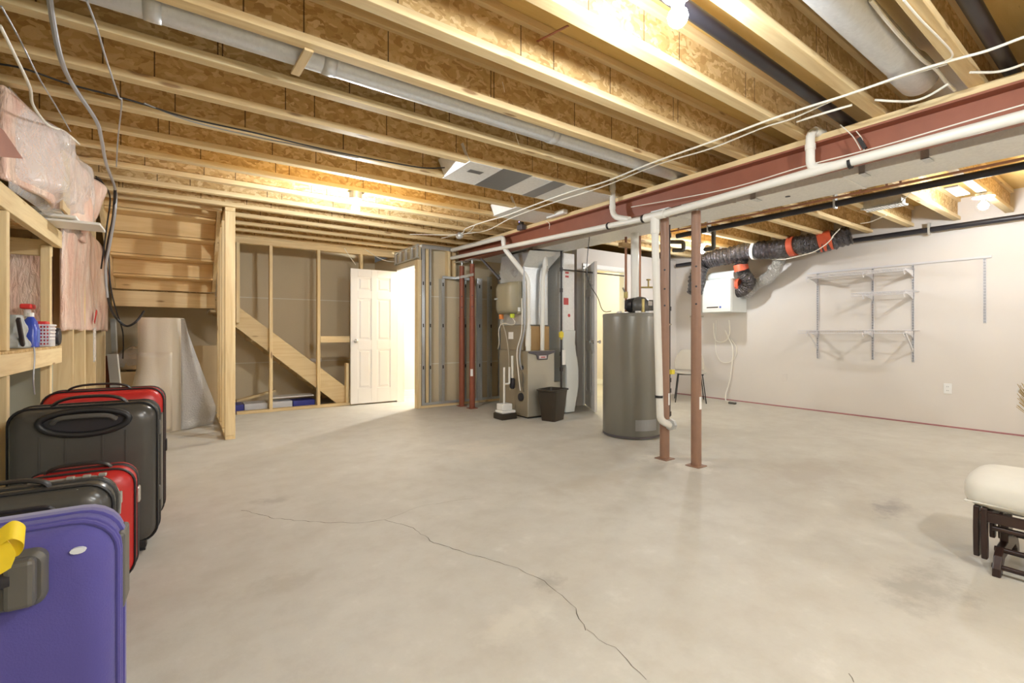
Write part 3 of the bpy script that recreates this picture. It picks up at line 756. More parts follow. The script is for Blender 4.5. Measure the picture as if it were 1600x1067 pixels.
MB().lathe([(.022, .075), (.024, .082), (.022, .09)], m, 10).build('valve_handle', 'brass', o)
x, y = pxl(992, 4.95)
tube_thing('flue_pipe', [(x, y, 1.44), (x, y, 2.128)], .042, 'pvc', 'wide white flue pipe rising from the water heater blower', 'pipe', 20)
o = thing('gas_pipe', 'dark gas pipe standing beside the brown post with a yellow valve halfway', 'pipe', (*pxl(1046, 4.45), .27))
x, y = pxl(1046, 4.45)
MB().tube([(x, y, .27), (x, y, 2.10)], .0105, 10).build('riser_pipe', 'black_iron', o, smooth=True)
for z in (.30, .52, .62, 1.30, 2.0): MB().cyl((x, y, z-.02), (x, y, z+.02), .018, 10).build('pipe_fitting', 'black_iron', o)
v = AD(1049, 581, 4.44); MB().box((v.x-.02, v.y-.02, v.z-.022), (v.x+.03, v.y+.02, v.z+.022)).build('gas_valve', 'yellow_valve', o, bevel=.005)
MB().tube([(x, y, .62), (x-.10, y+.02, .62)], .010, 8).build('side_pipe', 'black_iron', o, smooth=True)

# register boot and white strap at the right joists
o = thing('floor_register', 'white slotted register boot hanging between the right joists', 'register', (5.56, 1.6, 2.28))
MB().box((5.50, 1.46, 2.30), (5.62, 1.76, 2.42)).build('boot', 'galvanized', o)
for k in range(14): MB().box((5.48, 1.45+.023*k, 2.285), (5.64, 1.462+.023*k, 2.30)).build('grille_bar', 'white_plastic', o)
MB().box((5.48, 1.445, 2.284), (5.492, 1.775, 2.302)).build('grille_edge', 'white_plastic', o); MB().box((5.628, 1.445, 2.284), (5.64, 1.775, 2.302)).build('grille_edge', 'white_plastic', o)
tag(MB().box((5.35, 1.04, 2.31), (5.75, 1.13, 2.322)).build('cover_strip', 'white_plastic'), 'bright white flat strip under the joists beside the shelf-side bulb', 'strip')
a, b = AZ(1505, 290, 2.30), AZ(1480, 268, 2.30)

# ---- wires
def wire(pts, r, mat, label, k=7, group=None, name='cable'):
    return tube_thing(name, smooth_path(pts, k), r, mat, label, 'cable', 8, group)
Z = 2.322
wire([AZ(1640, 46, Z), AZ(1600, 58, Z), AZ(1540, 80, Z), AZ(1480, 96, Z), AZ(1410, 118, Z), AZ(1330, 146, Z), AZ(1260, 168, Z), AZ(1200, 188, Z), AZ(1110, 222, Z), AZ(1020, 254, Z), AZ(945, 284, Z), AZ(890, 300, Z), AZ(830, 322, Z), AZ(790, 337, Z), AZ(755, 347, Z), AZ(728, 357, Z), AZ(722, 364, Z), AZ(700, 369, Z)], .0065, 'wire_white', 'white cable stapled under the joists along the beam, upper of the two long ones')
wire([AZ(1480, 99, Z), AZ(1400, 123, Z), AZ(1310, 153, Z), AZ(1240, 184, Z), AZ(1190, 200, Z), AZ(1110, 232, Z), AZ(1030, 256, Z), AZ(940, 292, Z), AZ(860, 318, Z), AZ(800, 340, Z), AZ(760, 360, Z), AZ(720, 366, Z), AZ(690, 372, Z)], .006, 'wire_white', 'white cable stapled under the joists along the beam, lower of the two long ones')
wire([AZ(1640, 84, Z), AZ(1600, 100, Z), AZ(1560, 112, Z), AZ(1516, 113, Z)], .006, 'wire_white', 'short white cable sagging from the near joist at the top corner')
wire([AZ(1367, 156, 2.33), AZ(1395, 158, 2.30), AZ(1425, 158, 2.30), AZ(1450, 150, 2.30), AZ(1482, 131, 2.32)], .006, 'wire_white', 'white cable drooping below the wide round duct end')
wire([AZ(1245, 190, 2.325), AZ(1290, 176, 2.31), AZ(1331, 164, 2.325)], .0065, 'wire_white', 'short straight white cable ending above the looping vent pipe')
wire([AZ(1360, 0, 2.4), AZ(1384, 30, 2.38), AZ(1410, 60, 2.37), AZ(1440, 92, 2.36), AZ(1462, 108, 2.35), AZ(1478, 128, 2.34), AZ(1492, 141, 2.335)], .008, 'wire_white', 'white cable running between joists past the wide round duct')
wire([AZ(1412, 0, Z), AZ(1440, 32, Z), AZ(1466, 58, Z), AZ(1486, 80, Z), AZ(1487, 90, Z), AZ(1478, 95, Z)], .004, 'wire_white', 'thin white cable running under the near joist to the cable clip')
wire([(3.29, 2.8, 2.20), (3.24, 1.9, 2.12), (3.245, 1.35, 2.135), (3.24, .95, 2.13), (3.25, .4, 2.15), (3.24, -.4, 2.16)], .004, 'wire_white', 'thin white cable lying on top of the beam drain pipe')
for p, q, l in (((1313, 195), (1345, 234), 'nearest the looping vent pipe'), ((1338, 205), (1350, 234), 'with a dark tie beside it'), ((853, 345), (858, 358), 'near the beam detector')):
    wire([AX(p[0], p[1], 3.27), AX((p[0]+q[0])/2+3, (p[1]+q[1])/2-2, 3.255), AX(q[0], q[1], 3.25)], .003, 'wire_white', 'thin white hanger wire on the beam drain, '+l)
tag(MB().bar(AX(1342, 216, 3.25), AX(1352, 232, 3.25), .02, .02).build('cable_tie', 'black_rubber'), 'dark cable tie bunch on the beam drain pipe', 'cable tie')
wire([AZ(0, 100, 2.325), AZ(40, 108, 2.322), AZ(110, 132, 2.32), AZ(180, 150, 2.32), AZ(225, 163, 2.32), AZ(300, 186, 2.322), AZ(400, 208, 2.322), AZ(500, 232, 2.32), AZ(600, 252, 2.32), AZ(660, 262, 2.322), AZ(695, 262, 2.325)], .005, 'wire_black', 'black cable running under the joists from the insulated wall to the panned duct')
wire([AZ(225, 161, 2.322), AZ(300, 190, 2.318), AZ(400, 214, 2.322), AZ(470, 228, 2.32), AZ(560, 247, 2.322)], .004, 'wire_grey', 'pale cable clipped beside the black cable under the joists')
wire([AZ(785, 128, 2.45), AZ(800, 190, 2.4), AZ(815, 240, 2.33)], .0015, 'wire_white', 'thin hairline string hanging in the joist bay')
Zc = 2.31
def AC(px, py, d): return AD(px, py, min(d, 1.235*FPX/(520-py)) if py < 500 else d)
wire([AZ(75, -20, 2.33), AC(82, 30, 1.9), AC(94, 88, 2.0), AC(112, 130, 2.3), AC(150, 188, 2.8), AC(158, 215, 3.4), AC(166, 256, 3.9), AC(180, 296, 4.1), AC(180, 330, 4.1), AC(172, 380, 4.15), AC(165, 420, 4.2), AC(168, 465, 4.25)], .010, 'wire_grey', 'thick grey cable dropping from the ceiling past the insulation', 6)
wire([AC(180, 296, 4.12), AC(177, 340, 4.15), AC(168, 385, 4.2), AC(165, 430, 4.25), AC(170, 470, 4.4), AC(178, 492, 4.6), AC(196, 509, 4.7), AC(212, 503, 4.7), AC(225, 486, 4.8)], .011, 'wire_black', 'black cable hanging in a loop below the stair landing')
wire([AC(150, 276, 4.0), AC(162, 288, 4.05), AC(172, 310, 4.1), AC(166, 360, 4.15), AC(158, 420, 4.2)], .006, 'wire_black', 'slim black cable curling out from the insulation beside the stairs')
wire([AC(170, 380, 4.5), AC(172, 440, 4.5), AC(180, 480, 4.6), AC(192, 520, 4.8), AC(192, 560, 5.0)], .006, 'wire_black', 'thin black cable hanging down in front of the landing rim')
wire([AC(135, 0, 2.0), AC(150, 40, 2.1), AC(165, 90, 2.2), AC(185, 150, 2.4), AC(190, 160, 2.6), AC(184, 220, 3.2), AC(182, 260, 3.6)], .004, 'wire_grey', 'thin pale wire falling in a long line from the ceiling, beside the thick grey cable')
wire([AC(0, 40, 1.7), AC(20, 80, 1.8), AC(46, 135, 2.0), AC(52, 165, 2.2), AC(75, 195, 2.5), AC(100, 205, 2.8), AC(124, 225, 3.2)], .006, 'wire_white', 'white cable falling diagonally in front of the ceiling insulation')
wire([AC(2, 10, 1.75), AC(30, 60, 1.9), AC(60, 120, 2.1), AC(90, 170, 2.5), AC(110, 205, 3.0)], .0035, 'wire_grey', 'very thin pale wire crossing above the insulated wall')
wire([AZ(742, 352, 2.31), AZ(722, 366, 2.31), AZ(640, 366, 2.31)], .004, 'wire_white', 'white wire end by the joist above the metal studs')
wire([AY(538, 388, 7.0), AY(546, 400, 7.0), AY(556, 414, 7.0)], .005, 'wire_white', 'white wire dropping behind the top of the open door')
wire([AY(570, 389, 7.0), AY(590, 402, 7.0), AY(606, 408, 7.0), AY(620, 409, 7.0)], .005, 'wire_white', 'white wire sagging to the metal bulkhead beside the door')
wire([AD(921, 370, 5.0), AD(918, 400, 5.0), AD(917, 425, 5.0), AD(922, 445, 4.95), AD(934, 465, 4.9), AD(940, 482, 4.85), AD(946, 487, 4.8), AD(955, 486, 4.8)], .004, 'wire_black', 'thin black wire hanging from the duct to the water heater top')
o = AD(718, 368, 5.9); tag(MB().lathe([(.01, -.05), (.04, -.03), (.045, 0), (.04, .03), (.01, .05)], o, 14, 'y').build('wire_junction', 'galvanized', smooth=True), 'round metal wire junction hanging at the end of the white cables', 'junction')
# detector with a blue light
a = AX(818, 352, 3.285)
o = thing('detector', 'small black gadget with a glowing blue light fixed to the beam', 'detector', a)
MB().box((3.22, a.y-.05, a.z-.06), (3.285, a.y+.05, a.z+.0)).build('housing', 'dark_trim', o, bevel=.008)
MB().lathe([(.03, 0), (.035, .02), (.03, .04)], (3.25, a.y, a.z), 14).build('cap', 'grey_plastic', o, smooth=True)
MB().lathe([(.004, -.004), (.010, 0), (.004, .004)], (3.222, a.y-.0, a.z+.03), 10, 'x').build('status_light', 'blue_led', o)
a = AX(870, 336, 3.27); tag(MB().box((3.22, a.y-.16, a.z-.02), (3.285, a.y+.12, a.z+.03)).build('power_adapter', 'white_plastic', bevel=.01), 'white plug-in adapter cluster on the beam beside the detector', 'adapter')

# ================================================================== metal stud wall right of the door
G = 'metal studs right of the door'
def mstud(x, y0, z0, z1, label, w=.032, d=.09, wide=False, mat='galvanized'):
    """a C-shaped steel stud: web plus two flanges with lips"""
    o = thing('metal_stud', label, 'metal stud', (x, y0, z0), G)
    mb = MB(); t = .0015
    if wide: mb.box((x, y0, z0), (x+d, y0+t, z1)).box((x, y0, z0), (x+t, y0+w, z1)).box((x+d-t, y0, z0), (x+d, y0+w, z1)).box((x, y0+w-t, z0), (x+.012, y0+w, z1)).box((x+d-.012, y0+w-t, z0), (x+d, y0+w, z1))
    else: mb.box((x, y0, z0), (x+w, y0+t, z1)).box((x, y0+d-t, z0), (x+w, y0+d, z1)).box((x, y0, z0), (x+t, y0+d, z1)).box((x+w-t, y0, z0), (x+w, y0+.012, z1))
    mb.build('channel', mat, o)
    for z in (.55, 1.15, 1.75):
        if z0 < z < z1:
            cx = x+(d if wide else w)/2
            MB().box((cx-.008, y0-.001, z), (cx+.008, y0+.0005, z+.05)).build('punch_hole', 'dark_void', o)
    return o
YM = 6.13
def xm(px): r = ray(px); return YM/r[1]*r[0]
stud((xm(652)+.0, YM-.012, 0), (xm(658), YM+.095, 2.1), 'jamb_stud', 'wooden jamb stud on the near side of the bright doorway', 'stud')
mstud(xm(659), YM, .04, 2.32, 'pale steel stud closest to the doorway jamb', .05)
stud((xm(666), YM+.01, .04), (xm(670.5), YM+.09, 2.3), 'wall_stud', 'wooden stud sandwiched between the first two steel studs', 'stud')
mstud(xm(671), YM, .04, 2.32, 'second steel stud from the bright doorway')
mstud(xm(690), YM, .04, 1.86, 'steel stud left of the reddish posts, whiter on one edge', .05)
mstud(xm(726), YM, .04, 1.86, 'steel stud seen between the two reddish posts')
mstud(xm(743.5), YM-.04, .04, 1.90, 'wide shiny steel stud just right of the reddish posts', wide=True)
mstud(xm(766), YM, .04, 1.95, 'steel stud beside the humidifier')
mstud(xm(783), YM, .04, 2.0, 'steel stud hidden partly behind the furnace')
stud((xm(656), YM-.0, 0), (4.70, YM+.09, .036), 'bottom_plate', 'timber plate on the floor under the metal studs', 'plate')
mb = MB(); x0, x1 = xm(660), 4.70
mb.box((x0, YM-.003, .0365), (x1, YM-.0015, .075)); mb.box((x0, YM-.003, .0365), (x1, YM+.09, .038)); mb.box((x0, YM+.0905, .0365), (x1, YM+.092, .075))
tag(mb.build('metal_track', 'galvanized'), 'steel bottom track under the metal studs', 'metal track')
mb = MB(); mb.box((xm(660), YM-.003, 2.322), (xm(712), YM+.092, 2.3275)); mb.box((xm(660), YM-.003, 2.27), (xm(712), YM-.0015, 2.3275))
tag(mb.build('metal_track', 'galvanized'), 'steel top track under the joist above the metal studs', 'metal track')
stud((xm(700), YM, 1.86), (xm(704), YM+.09, 2.3), 'wall_stud', 'short timber cripple between joists and lower steel track', 'stud')
stud((xm(708.5), YM, 1.86), (xm(712.5), YM+.09, 2.3), 'wall_stud', 'short timber cripple touching the end of the red beam', 'stud')
mb = MB(); mb.box((xm(691), YM-.004, 1.862), (xm(741), YM-.002, 1.90)); mb.box((xm(691), YM-.004, 1.862), (xm(741), YM+.09, 1.865))
mb.box((3.30, 5.60, 1.863), (3.305, YM, 1.90))
tag(mb.build('metal_track', 'galvanized'), 'steel track bulkhead edge below the end of the beam', 'metal track')
# bulkhead over the door: small steel frame
o = thing('bulkhead_frame', 'steel framed bulkhead over the bright doorway, running back to the stair wall', 'bulkhead', (2.72, 6.5, 2.12))
mb = MB(); mb.box((2.70, 6.13, 2.13), (2.726, 7.02, 2.145)); mb.box((2.70, 6.13, 2.30), (2.726, 7.02, 2.325)); mb.build('rail', 'galvanized', o)
for y in (6.16, 6.34, 6.56, 6.78, 6.96): MB().box((2.695, y, 2.14), (2.726, y+.045, 2.305)).build('short_stud', 'galvanized', o)

# ================================================================== furnace
F0, F1, FYa, FYb, FZ = 3.50, 3.955, 4.60, 5.30, .845
FYa = AZ(825, 655, 0).y; F0 = AZ(825, 655, 0).x; F1 = F0+.43; FYb = FYa+.64
o = thing('furnace', 'grey gas furnace cabinet standing on the floor under silver ductwork', 'furnace', ((F0+F1)/2, (FYa+FYb)/2, 0))
MB().box((F0, FYa+.012, .02), (F1, FYb, FZ)).build('cabinet', 'furnace_side', o, bevel=.006)
MB().box((F0+.002, FYa, .03), (F1-.002, FYa+.0115, FZ-.03)).build('front_panel', 'furnace_grey', o, bevel=.006)
MB().box((F0+.03, FYa+.04, 0), (F1-.03, FYb-.03, .0195)).build('base', 'dark_void', o)
xc = (F0+F1)/2
poly = [(F0+.004, FZ-.004), (F1-.004, FZ-.004), (F1-.004, FZ-.028), (xc+.10, FZ-.055), (xc+.085, FZ-.115), (xc-.07, FZ-.115), (xc-.085, FZ-.055), (F0+.004, FZ-.028)]
tr = MB().prism([(x, FYa-.004, z) for x, z in poly], (0, -.014, 0)).build('trim_band', 'dark_trim', o, bevel=.003)
b = MB().box((xc-.055, FYa-.024, FZ-.10), (xc+.065, FYa-.0185, FZ-.062)).build('badge', 'badge_light', tr, bevel=.002)
MB().box((xc-.03, FYa-.026, FZ-.088), (xc+.04, FYa-.0242, FZ-.076)).build('badge_mark', 'label_red', tr)
MB().box((F1-.19, FYa-.002, .085), (F1-.10, FYa-.0004, .20)).build('energy_label', 'label_white', o)
for k in range(3): MB().box((F1-.18, FYa-.0035, .11+.03*k), (F1-.12, FYa-.0022, .125+.03*k)).build('label_bar', 'dark_void', o)
MB().box((F1-.21, FYa-.002, .035), (F1-.09, FYa-.0004, .08)).build('energy_label', 'label_blue', o)
for z, r in ((.63, .028), (.26, .055)): MB().lathe([(r, -.012), (r*.9, -.03), (r*.4, -.031)], (F0+.011, FYa+(.12 if z > .5 else .14), z), 20, 'x').build('side_port', 'abs_black', o, smooth=True)
MB().tube(smooth_path([(F0-.012, FYa+.10, .58), (F0-.02, FYa+.07, .50), (F0-.015, FYa+.09, .40), (F0-.012, FYa+.07, .33)], 5), .004, 8).build('drain_tube', 'grey_plastic', o, smooth=True)
# evaporator case and plenum
o = thing('evaporator_case', 'tan metal coil case stacked on the furnace, cardboard toned at the front', 'coil case', (xc, FYa+.35, FZ))
MB().box((F0+.012, FYa+.14, FZ), (F1-.02, FYb-.01, 1.17)).build('case', 'furnace_side', o, bevel=.006)
MB().box((F0+.055, FYa+.105, FZ+.001), (F1-.0, FYa+.139, 1.155)).build('front_board', 'board_brown', o, bevel=.004)
MB().box((F0+.10, FYa+.10, FZ+.001), (F0+.125, FYa+.1045, 1.15)).build('corner_strip', 'furnace_grey', o)
MB().box((F0+.004, FYa+.33, .99), (F0+.0115, FYa+.43, 1.08)).build('paper_label', 'label_white', o)
o = thing('supply_plenum', 'shiny silver sheet metal plenum above the furnace flaring into the trunk duct', 'plenum', (xc, FYa+.35, 1.17))
pa = (F0+.01, F1-.01, FYa+.12, FYb)
MB().box((pa[0], pa[2], 1.172), (pa[1], pa[3], 1.90)).build('plenum_box', 'galvanized', o, bevel=.004)
MB().loft([[(pa[0], pa[2], 1.90), (pa[1], pa[2], 1.90), (pa[1], pa[3], 1.90), (pa[0], pa[3], 1.90)],
           [(pa[0]+.03, pa[2]-.10, 2.10), (4.05, pa[2]-.14, 2.125), (4.05, pa[3], 2.125), (pa[0]+.03, pa[3], 2.10)]]).build('transition', 'galvanized', o)
MB().box((pa[0]-.006, pa[2]-.006, 1.88), (pa[1]+.006, pa[3], 1.905)).build('seam_flange', 'galvanized', o)
tag(MB().box((3.47, 4.76, 2.131), (DX1, 5.9, CEIL-.004)).build('plenum_head', 'duct_metal', bevel=.004), 'sheet metal duct box over the furnace joining the trunk', 'duct')
o = thing('flex_elbow', 'shiny round metal elbow behind the slanted white pipe above the plenum', 'duct', (3.5, 4.9, 1.9))
p = AD(822, 383, 6.1); q = AD(826, 402, 6.0); s = AD(815, 418, 6.0)
MB().tube(smooth_path([p+Vector((0, 0, .1)), p, q, s, s+Vector((-.05, .1, -.08))], 5), .07, 18).build('elbow_pipe', 'silver_foil', o, smooth=True)
# humidifier on the left side of the plenum
o = thing('humidifier', 'tan bulging humidifier mounted on the left side of the plenum', 'humidifier', (F0-.1, FYa+.35, 1.3))
hz0, hz1 = 1.31, 1.72; hy0, hy1 = FYa+.13, FYa+.55; hx = F0+.008
MB().box((hx-.06, hy0, hz0), (hx, hy1, hz1)).build('housing', 'humid_tan', o, bevel=.01)
def hl(x, m):
    y0, y1, z0, z1 = hy0+m, hy1-m*1.6, hz0+m*.7, hz1-m*.7; r = .06
    out = []
    for cy, cz, a0 in ((y1-r, z1-r, 0), (y0+r, z1-r, 90), (y0+r, z0+r, 180), (y1-r, z0+r, 270)):
        for k in range(5):
            a = math.radians(a0+k*22.5); out.append((x, cy+r*math.cos(a), cz+r*math.sin(a)))
    return out
MB().loft([hl(hx-.061, .0), hl(hx-.12, .01), hl(hx-.16, .04), hl(hx-.175, .09)]).build('cover', 'humid_tan', o, smooth=True)
MB().box((hx-.178, hy1-.12, 1.50), (hx-.168, hy1-.05, 1.52)).build('maker_mark', 'galvanized', o)
MB().box((hx-.07, hy0-.002, 1.34), (hx-.03, hy0-.0005, 1.39)).build('paper_label', 'label_white', o)
MB().cyl((hx-.09, hy1-.08, 1.25), (hx-.09, hy1-.08, 1.31), .03, 12).build('drain_cap', 'orange_cap', o)
MB().cyl((hx-.09, hy0+.09, 1.26), (hx-.09, hy0+.09, 1.31), .03, 12).build('valve_cap', 'green_cap', o)
def w3(pts, r, mat, label): return tube_thing('cable', smooth_path([Vector(p) for p in pts], 6), r, mat, label, 'cable', 8)
w3([(hx-.09, hy0+.09, 1.26), (hx-.10, hy0+.02, 1.20), (hx-.09, hy0+.1, 1.17), (hx-.09, hy1-.1, 1.19), (hx-.09, hy1-.02, 1.10), (hx-.07, hy1+.0, .95), (hx-.05, hy1+.06, .86)], .005, 'wire_white', 'thin tube looping below the humidifier')
w3([(hx-.09, hy1-.08, 1.25), (hx-.08, hy1-.17, 1.05), (hx-.05, hy1-.19, .8), (hx-.05, hy1-.2, .6), (hx-.04, hy1-.21, .33)], .0055, 'furnace_grey', 'tan drain hose running from humidifier down the furnace side')
w3([(hx-.03, hy0-.07, 1.90), (hx-.03, hy0-.09, 1.4), (hx-.03, hy0-.08, 1.1), (hx-.05, hy0-.02, .85), (hx-.05, hy0-.02, .70), (hx-.02, FYa+.11, .61)], .012, 'wire_grey', 'thick grey conduit curving into the furnace side')
w3([(hx-.06, hy0-.07, 1.5), (hx-.06, hy0-.07, 1.1), (hx-.08, hy0-.0, .85), (hx-.08, hy0-.02, .60), (hx-.06, FYa+.09, .35)], .007, 'wire_white', 'white cable running down beside the grey conduit')
p, q = AD(752, 404, 6.0), AD(781, 436, 5.9)
o = tag(MB().bar(p, q, .05, .02).build('black_bracket', 'black_iron'), 'slanted dark bracket with wires beside the humidifier top', 'bracket')
# condensate pump with its pipes
o = thing('condensate_pump', 'white condensate pump in a dark tray on the floor beside the furnace', 'pump', (F0-.2, FYa+.3, 0))
c = AZ(799, 654, 0.01); cx, cy = c.x-.01, c.y+.10
MB().box((cx-.13, cy-.10, .0), (cx+.10, cy+.10, .075)).build('tray', 'bin_brown', o, bevel=.012)
MB().box((cx-.115, cy-.09, .0755), (cx+.085, cy+.08, .11)).build('tank', 'white_plastic', o, bevel=.01)
MB().box((cx-.10, cy-.07, .1105), (cx+.05, cy+.07, .19)).build('motor_cover', 'white_plastic', o, bevel=.012)
MB().tube([(cx-.03, cy, .191), (cx-.03, cy, .64)], .013, 10).build('inlet_pipe', 'pvc', o, smooth=True)
MB().tube(fillet([(cx-.03, cy, .43), (cx+.05, cy, .43), (cx+.05, cy, .64)], .02), .013, 10).build('branch_pipe', 'pvc', o, smooth=True)
MB().tube([(cx+.095, cy, .5), (cx+.095, cy, .78)], .016, 10).build('trap_pipe', 'pvc', o, smooth=True)
MB().lathe([(.02, .36), (.035, .38), (.035, .48), (.02, .50)], (cx+.11, cy+.02, 0), 12).build('float_switch', 'abs_black', o, smooth=True)
# dark green-brown sheet across the gap beside the plenum, filter rack with labels, white return boot
x, y = ray(857); gx0 = F1+.01; 
tag(MB().box((AY(857, 450, 4.98).x, 4.98, .45), (AY(897, 450, 4.98).x, 5.02, 2.12)).build('dark_panel', 'green_dark'), 'dark green-brown panel between plenum and filter rack', 'panel')
RX0 = AY(880.5, 450, 4.60).x; RX1 = AY(897.5, 450, 4.60).x
o = thing('return_duct', 'white return air drop with red labels bending into a white boot at the floor', 'duct', ((RX0+RX1)/2, 4.8, 0))
MB().box((RX0, 4.60, 1.10), (RX1, 4.97, 2.12)).build('duct_drop', 'duct_metal', o, bevel=.004)
def loopxz(y): return None
za = [AY(885, v, 4.60).z for v in (513, 538, 546, 578, 612, 645)]
prof_l = [RX0, RX0+.0, RX0+.0, AY(887, 1, 4.60).x, AY(886, 1, 4.60).x, AY(886, 1, 4.60).x]
zl = [1.10, .93, .87, .60, .35, .02]
L_left = [RX0, RX0+.0, RX0+.0, RX0+.06, RX0+.06, RX0+.04]
L_right = [RX1+.02, RX1+.01, RX1+.02, RX1+.075, RX1+.075, RX1-.0]
MB().loft([[(a, 4.60, z), (b, 4.60, z), (b, 4.97, z), (a, 4.97, z)] for a, b, z in zip(L_left, L_right, zl)]).build('return_boot', 'hrv_white', o, bevel=.004)
MB().box((RX0-.005, 4.594, .87), (RX1+.015, 4.975, .90)).build('collar', 'hrv_white', o)
MB().box((F1, 4.70, .12), (RX0+.06, 4.97, .42)).build('side_inlet', 'furnace_grey', o)
MB().box((RX0+.002, 4.5975, 1.44), (RX0+.085, 4.5995, 1.53)).build('warning_label', 'label_red', o)
MB().box((RX0+.085, 4.5978, 1.40), (RX0+.115, 4.5995, 1.53)).build('paper_label', 'label_white', o)
MB().lathe([(.022, -.0015), (.022, 0)], ((RX0+RX1)/2, 4.5995, 1.30), 16, 'y').build('round_sticker', 'label_red', o)
for dz in (.0, .05): MB().box((RX0+.03, 4.5975, 1.80+dz), (RX0+.09, 4.5995, 1.825+dz)).build('warning_label', 'label_red', o)
# waste bin
c = AZ(869, 657, 0); bx, by = c.x+.0, c.y+.065
o = thing('waste_bin', 'dark brown plastic waste bin standing open in front of the furnace', 'bin', (bx, by, 0))
def rr(cx, cy, a, b, r, z, n=4, rot=0.0):
    out = []
    for sx, sy, a0 in ((1, 1, 0), (-1, 1, 90), (-1, -1, 180), (1, -1, 270)):
        for k in range(n+1):
            t = math.radians(a0+90*k/n); x = sx*(a-r)+r*math.cos(t); y = sy*(b-r)+r*math.sin(t)
            out.append((cx+x*math.cos(rot)-y*math.sin(rot), cy+x*math.sin(rot)+y*math.cos(rot), z))
    return out
rot = .35
MB().loft([rr(bx, by, .125, .095, .03, 0, rot=rot), rr(bx, by, .165, .13, .035, .375, rot=rot), rr(bx, by, .16, .125, .035, .375, rot=rot), rr(bx, by, .12, .09, .03, .012, rot=rot)]).build('bin_body', 'bin_brown', o, smooth=True)
MB().loft([rr(bx, by, .166, .131, .035, .36, rot=rot), rr(bx, by, .178, .143, .04, .365, rot=rot), rr(bx, by, .178, .143, .04, .382, rot=rot), rr(bx, by, .160, .125, .035, .384, rot=rot), rr(bx, by, .160, .125, .035, .36, rot=rot)], False).build('rim', 'bin_brown', o, smooth=True)
# ================================================================== water heater
hx, hy = 3.885, 3.30
o = thing('water_heater', 'large grey cylindrical water heater standing on the slab', 'water heater', (hx, hy, 0))
MB().lathe([(.285, 0), (.297, .006), (.297, .03), (.300, .034), (.300, 1.245), (.296, 1.262), (.28, 1.272), (.02, 1.280)], (hx, hy, 0), 56).build('tank', 'heater_grey', o, smooth=True)
MB().lathe([(.3025, 1.235), (.3025, 1.262), (.297, 1.268), (.296, 1.235)], (hx, hy, 0), 56).build('top_rim', 'heater_grey', o, smooth=True)
MB().lathe([(.3022, .03), (.3022, .012), (.298, .012), (.298, .03)], (hx, hy, 0), 56).build('bottom_ring', 'dark_trim', o, smooth=True)
a = math.atan2(-hy, -hx)
def hp(da, r, z): return Vector((hx+r*math.cos(a+da), hy+r*math.sin(a+da), z))
mb = MB(); V = []
for z in (.09, .20): V.append([mb.bm.verts.new(hp(d, .3015, z)) for d in [.12+.1*k for k in range(9)]])
for k in range(8): mb.face([V[0][k], V[0][k+1], V[1][k+1], V[1][k]])
mb.build('access_cover', 'duct_tape', o, solid=.002)
for d in (-.5, .25, .7): MB().box(hp(d, .255, 1.272)-Vector((.02, .02, 0)), hp(d, .255, 1.29)+Vector((.02, .02, 0))).build('top_cap', 'label_white', o)
# blower hood
bx, by = pxl(1003, 4.93)
o2 = thing('vent_blower', 'dark blower hood with brass elbow on top of the water heater', 'blower', (bx, by, 1.28))
MB().lathe([(.09, 1.29), (.105, 1.33), (.10, 1.40), (.06, 1.44), (.02, 1.45)], (bx-.03, by, 0), 20).build('hood', 'grey_plastic', o2, smooth=True)
q = Vector((RT[0], RT[1], 0))
m = Vector((bx, by, 0))
MB().lathe([(.075, -.03), (.08, 0), (.075, .05), (.05, .06)], m-q*.09+Vector((0, 0, 1.36)), 20, 'y').build('blower_wheel', 'black_rubber', o2, smooth=True)
MB().bar(m+q*.03+Vector((0, 0, 1.36)), m+q*.14+Vector((0, 0, 1.36)), .10, .11).build('control_box', 'grey_plastic', o2, bevel=.01)
MB().bar(m-q*.18+Vector((0, 0, 1.37)), m-q*.13+Vector((0, 0, 1.37)), .06, .10).build('switch_box', 'abs_black', o2, bevel=.008)
n = Vector((-FW[0], -FW[1], 0))
MB().bar(m+q*.035+n*.10+Vector((0, 0, 1.375)), m+q*.075+n*.10+Vector((0, 0, 1.375)), .02, .045).build('socket_plate', 'label_white', o2)
MB().tube([m+n*.115-q*.02+Vector((0, 0, 1.285)), m+n*.115-q*.02+Vector((0, 0, 1.42))], .016, 12).build('brass_pipe', 'brass', o2, smooth=True)
w3([m+q*.13+n*.05+Vector((0, 0, 1.36)), m+q*.15+n*.2+Vector((0, 0, 1.2)), m+q*.17+n*.26+Vector((0, 0, .9)), m+q*.2+n*.28+Vector((0, 0, .6)), m+q*.2+n*.3+Vector((0, 0, .45))], .004, 'wire_white', 'thin white cord hanging down the right side of the water heater')

# ================================================================== right wall: ventilator, ducts, shelves
HX = 6.64
a = AX(1142, 487, HX); b = AX(1097, 489, HX)
hy0, hy1, hz0, hz1 = a.y, b.y, a.z, AX(1142, 434, HX).z
o = thing('heat_recovery_ventilator', 'white box-shaped air exchanger mounted high on the long wall', 'air exchanger', (6.85, (hy0+hy1)/2, hz0))
MB().box((HX+.03, hy0, hz0), (7.088, hy1, hz1)).build('case', 'hrv_white', o, bevel=.006)
MB().box((HX, hy0+.004, hz0+.004), (HX+.029, hy1-.004, hz1-.004)).build('front_door', 'hrv_white', o, bevel=.005)
MB().box((HX-.003, hy0+.05, hz0+.055), (HX-.0005, hy1-.03, hz0+.10)).build('control_strip', 'label_white', o)
MB().box((HX-.005, hy0+.20, hz0+.068), (HX-.0032, hy1-.08, hz0+.086)).build('display', 'dark_void', o)
MB().box((HX-.005, hy0+.15, hz0+.062), (HX-.0032, hy0+.18, hz0+.09)).build('blue_mark', 'label_blue', o)
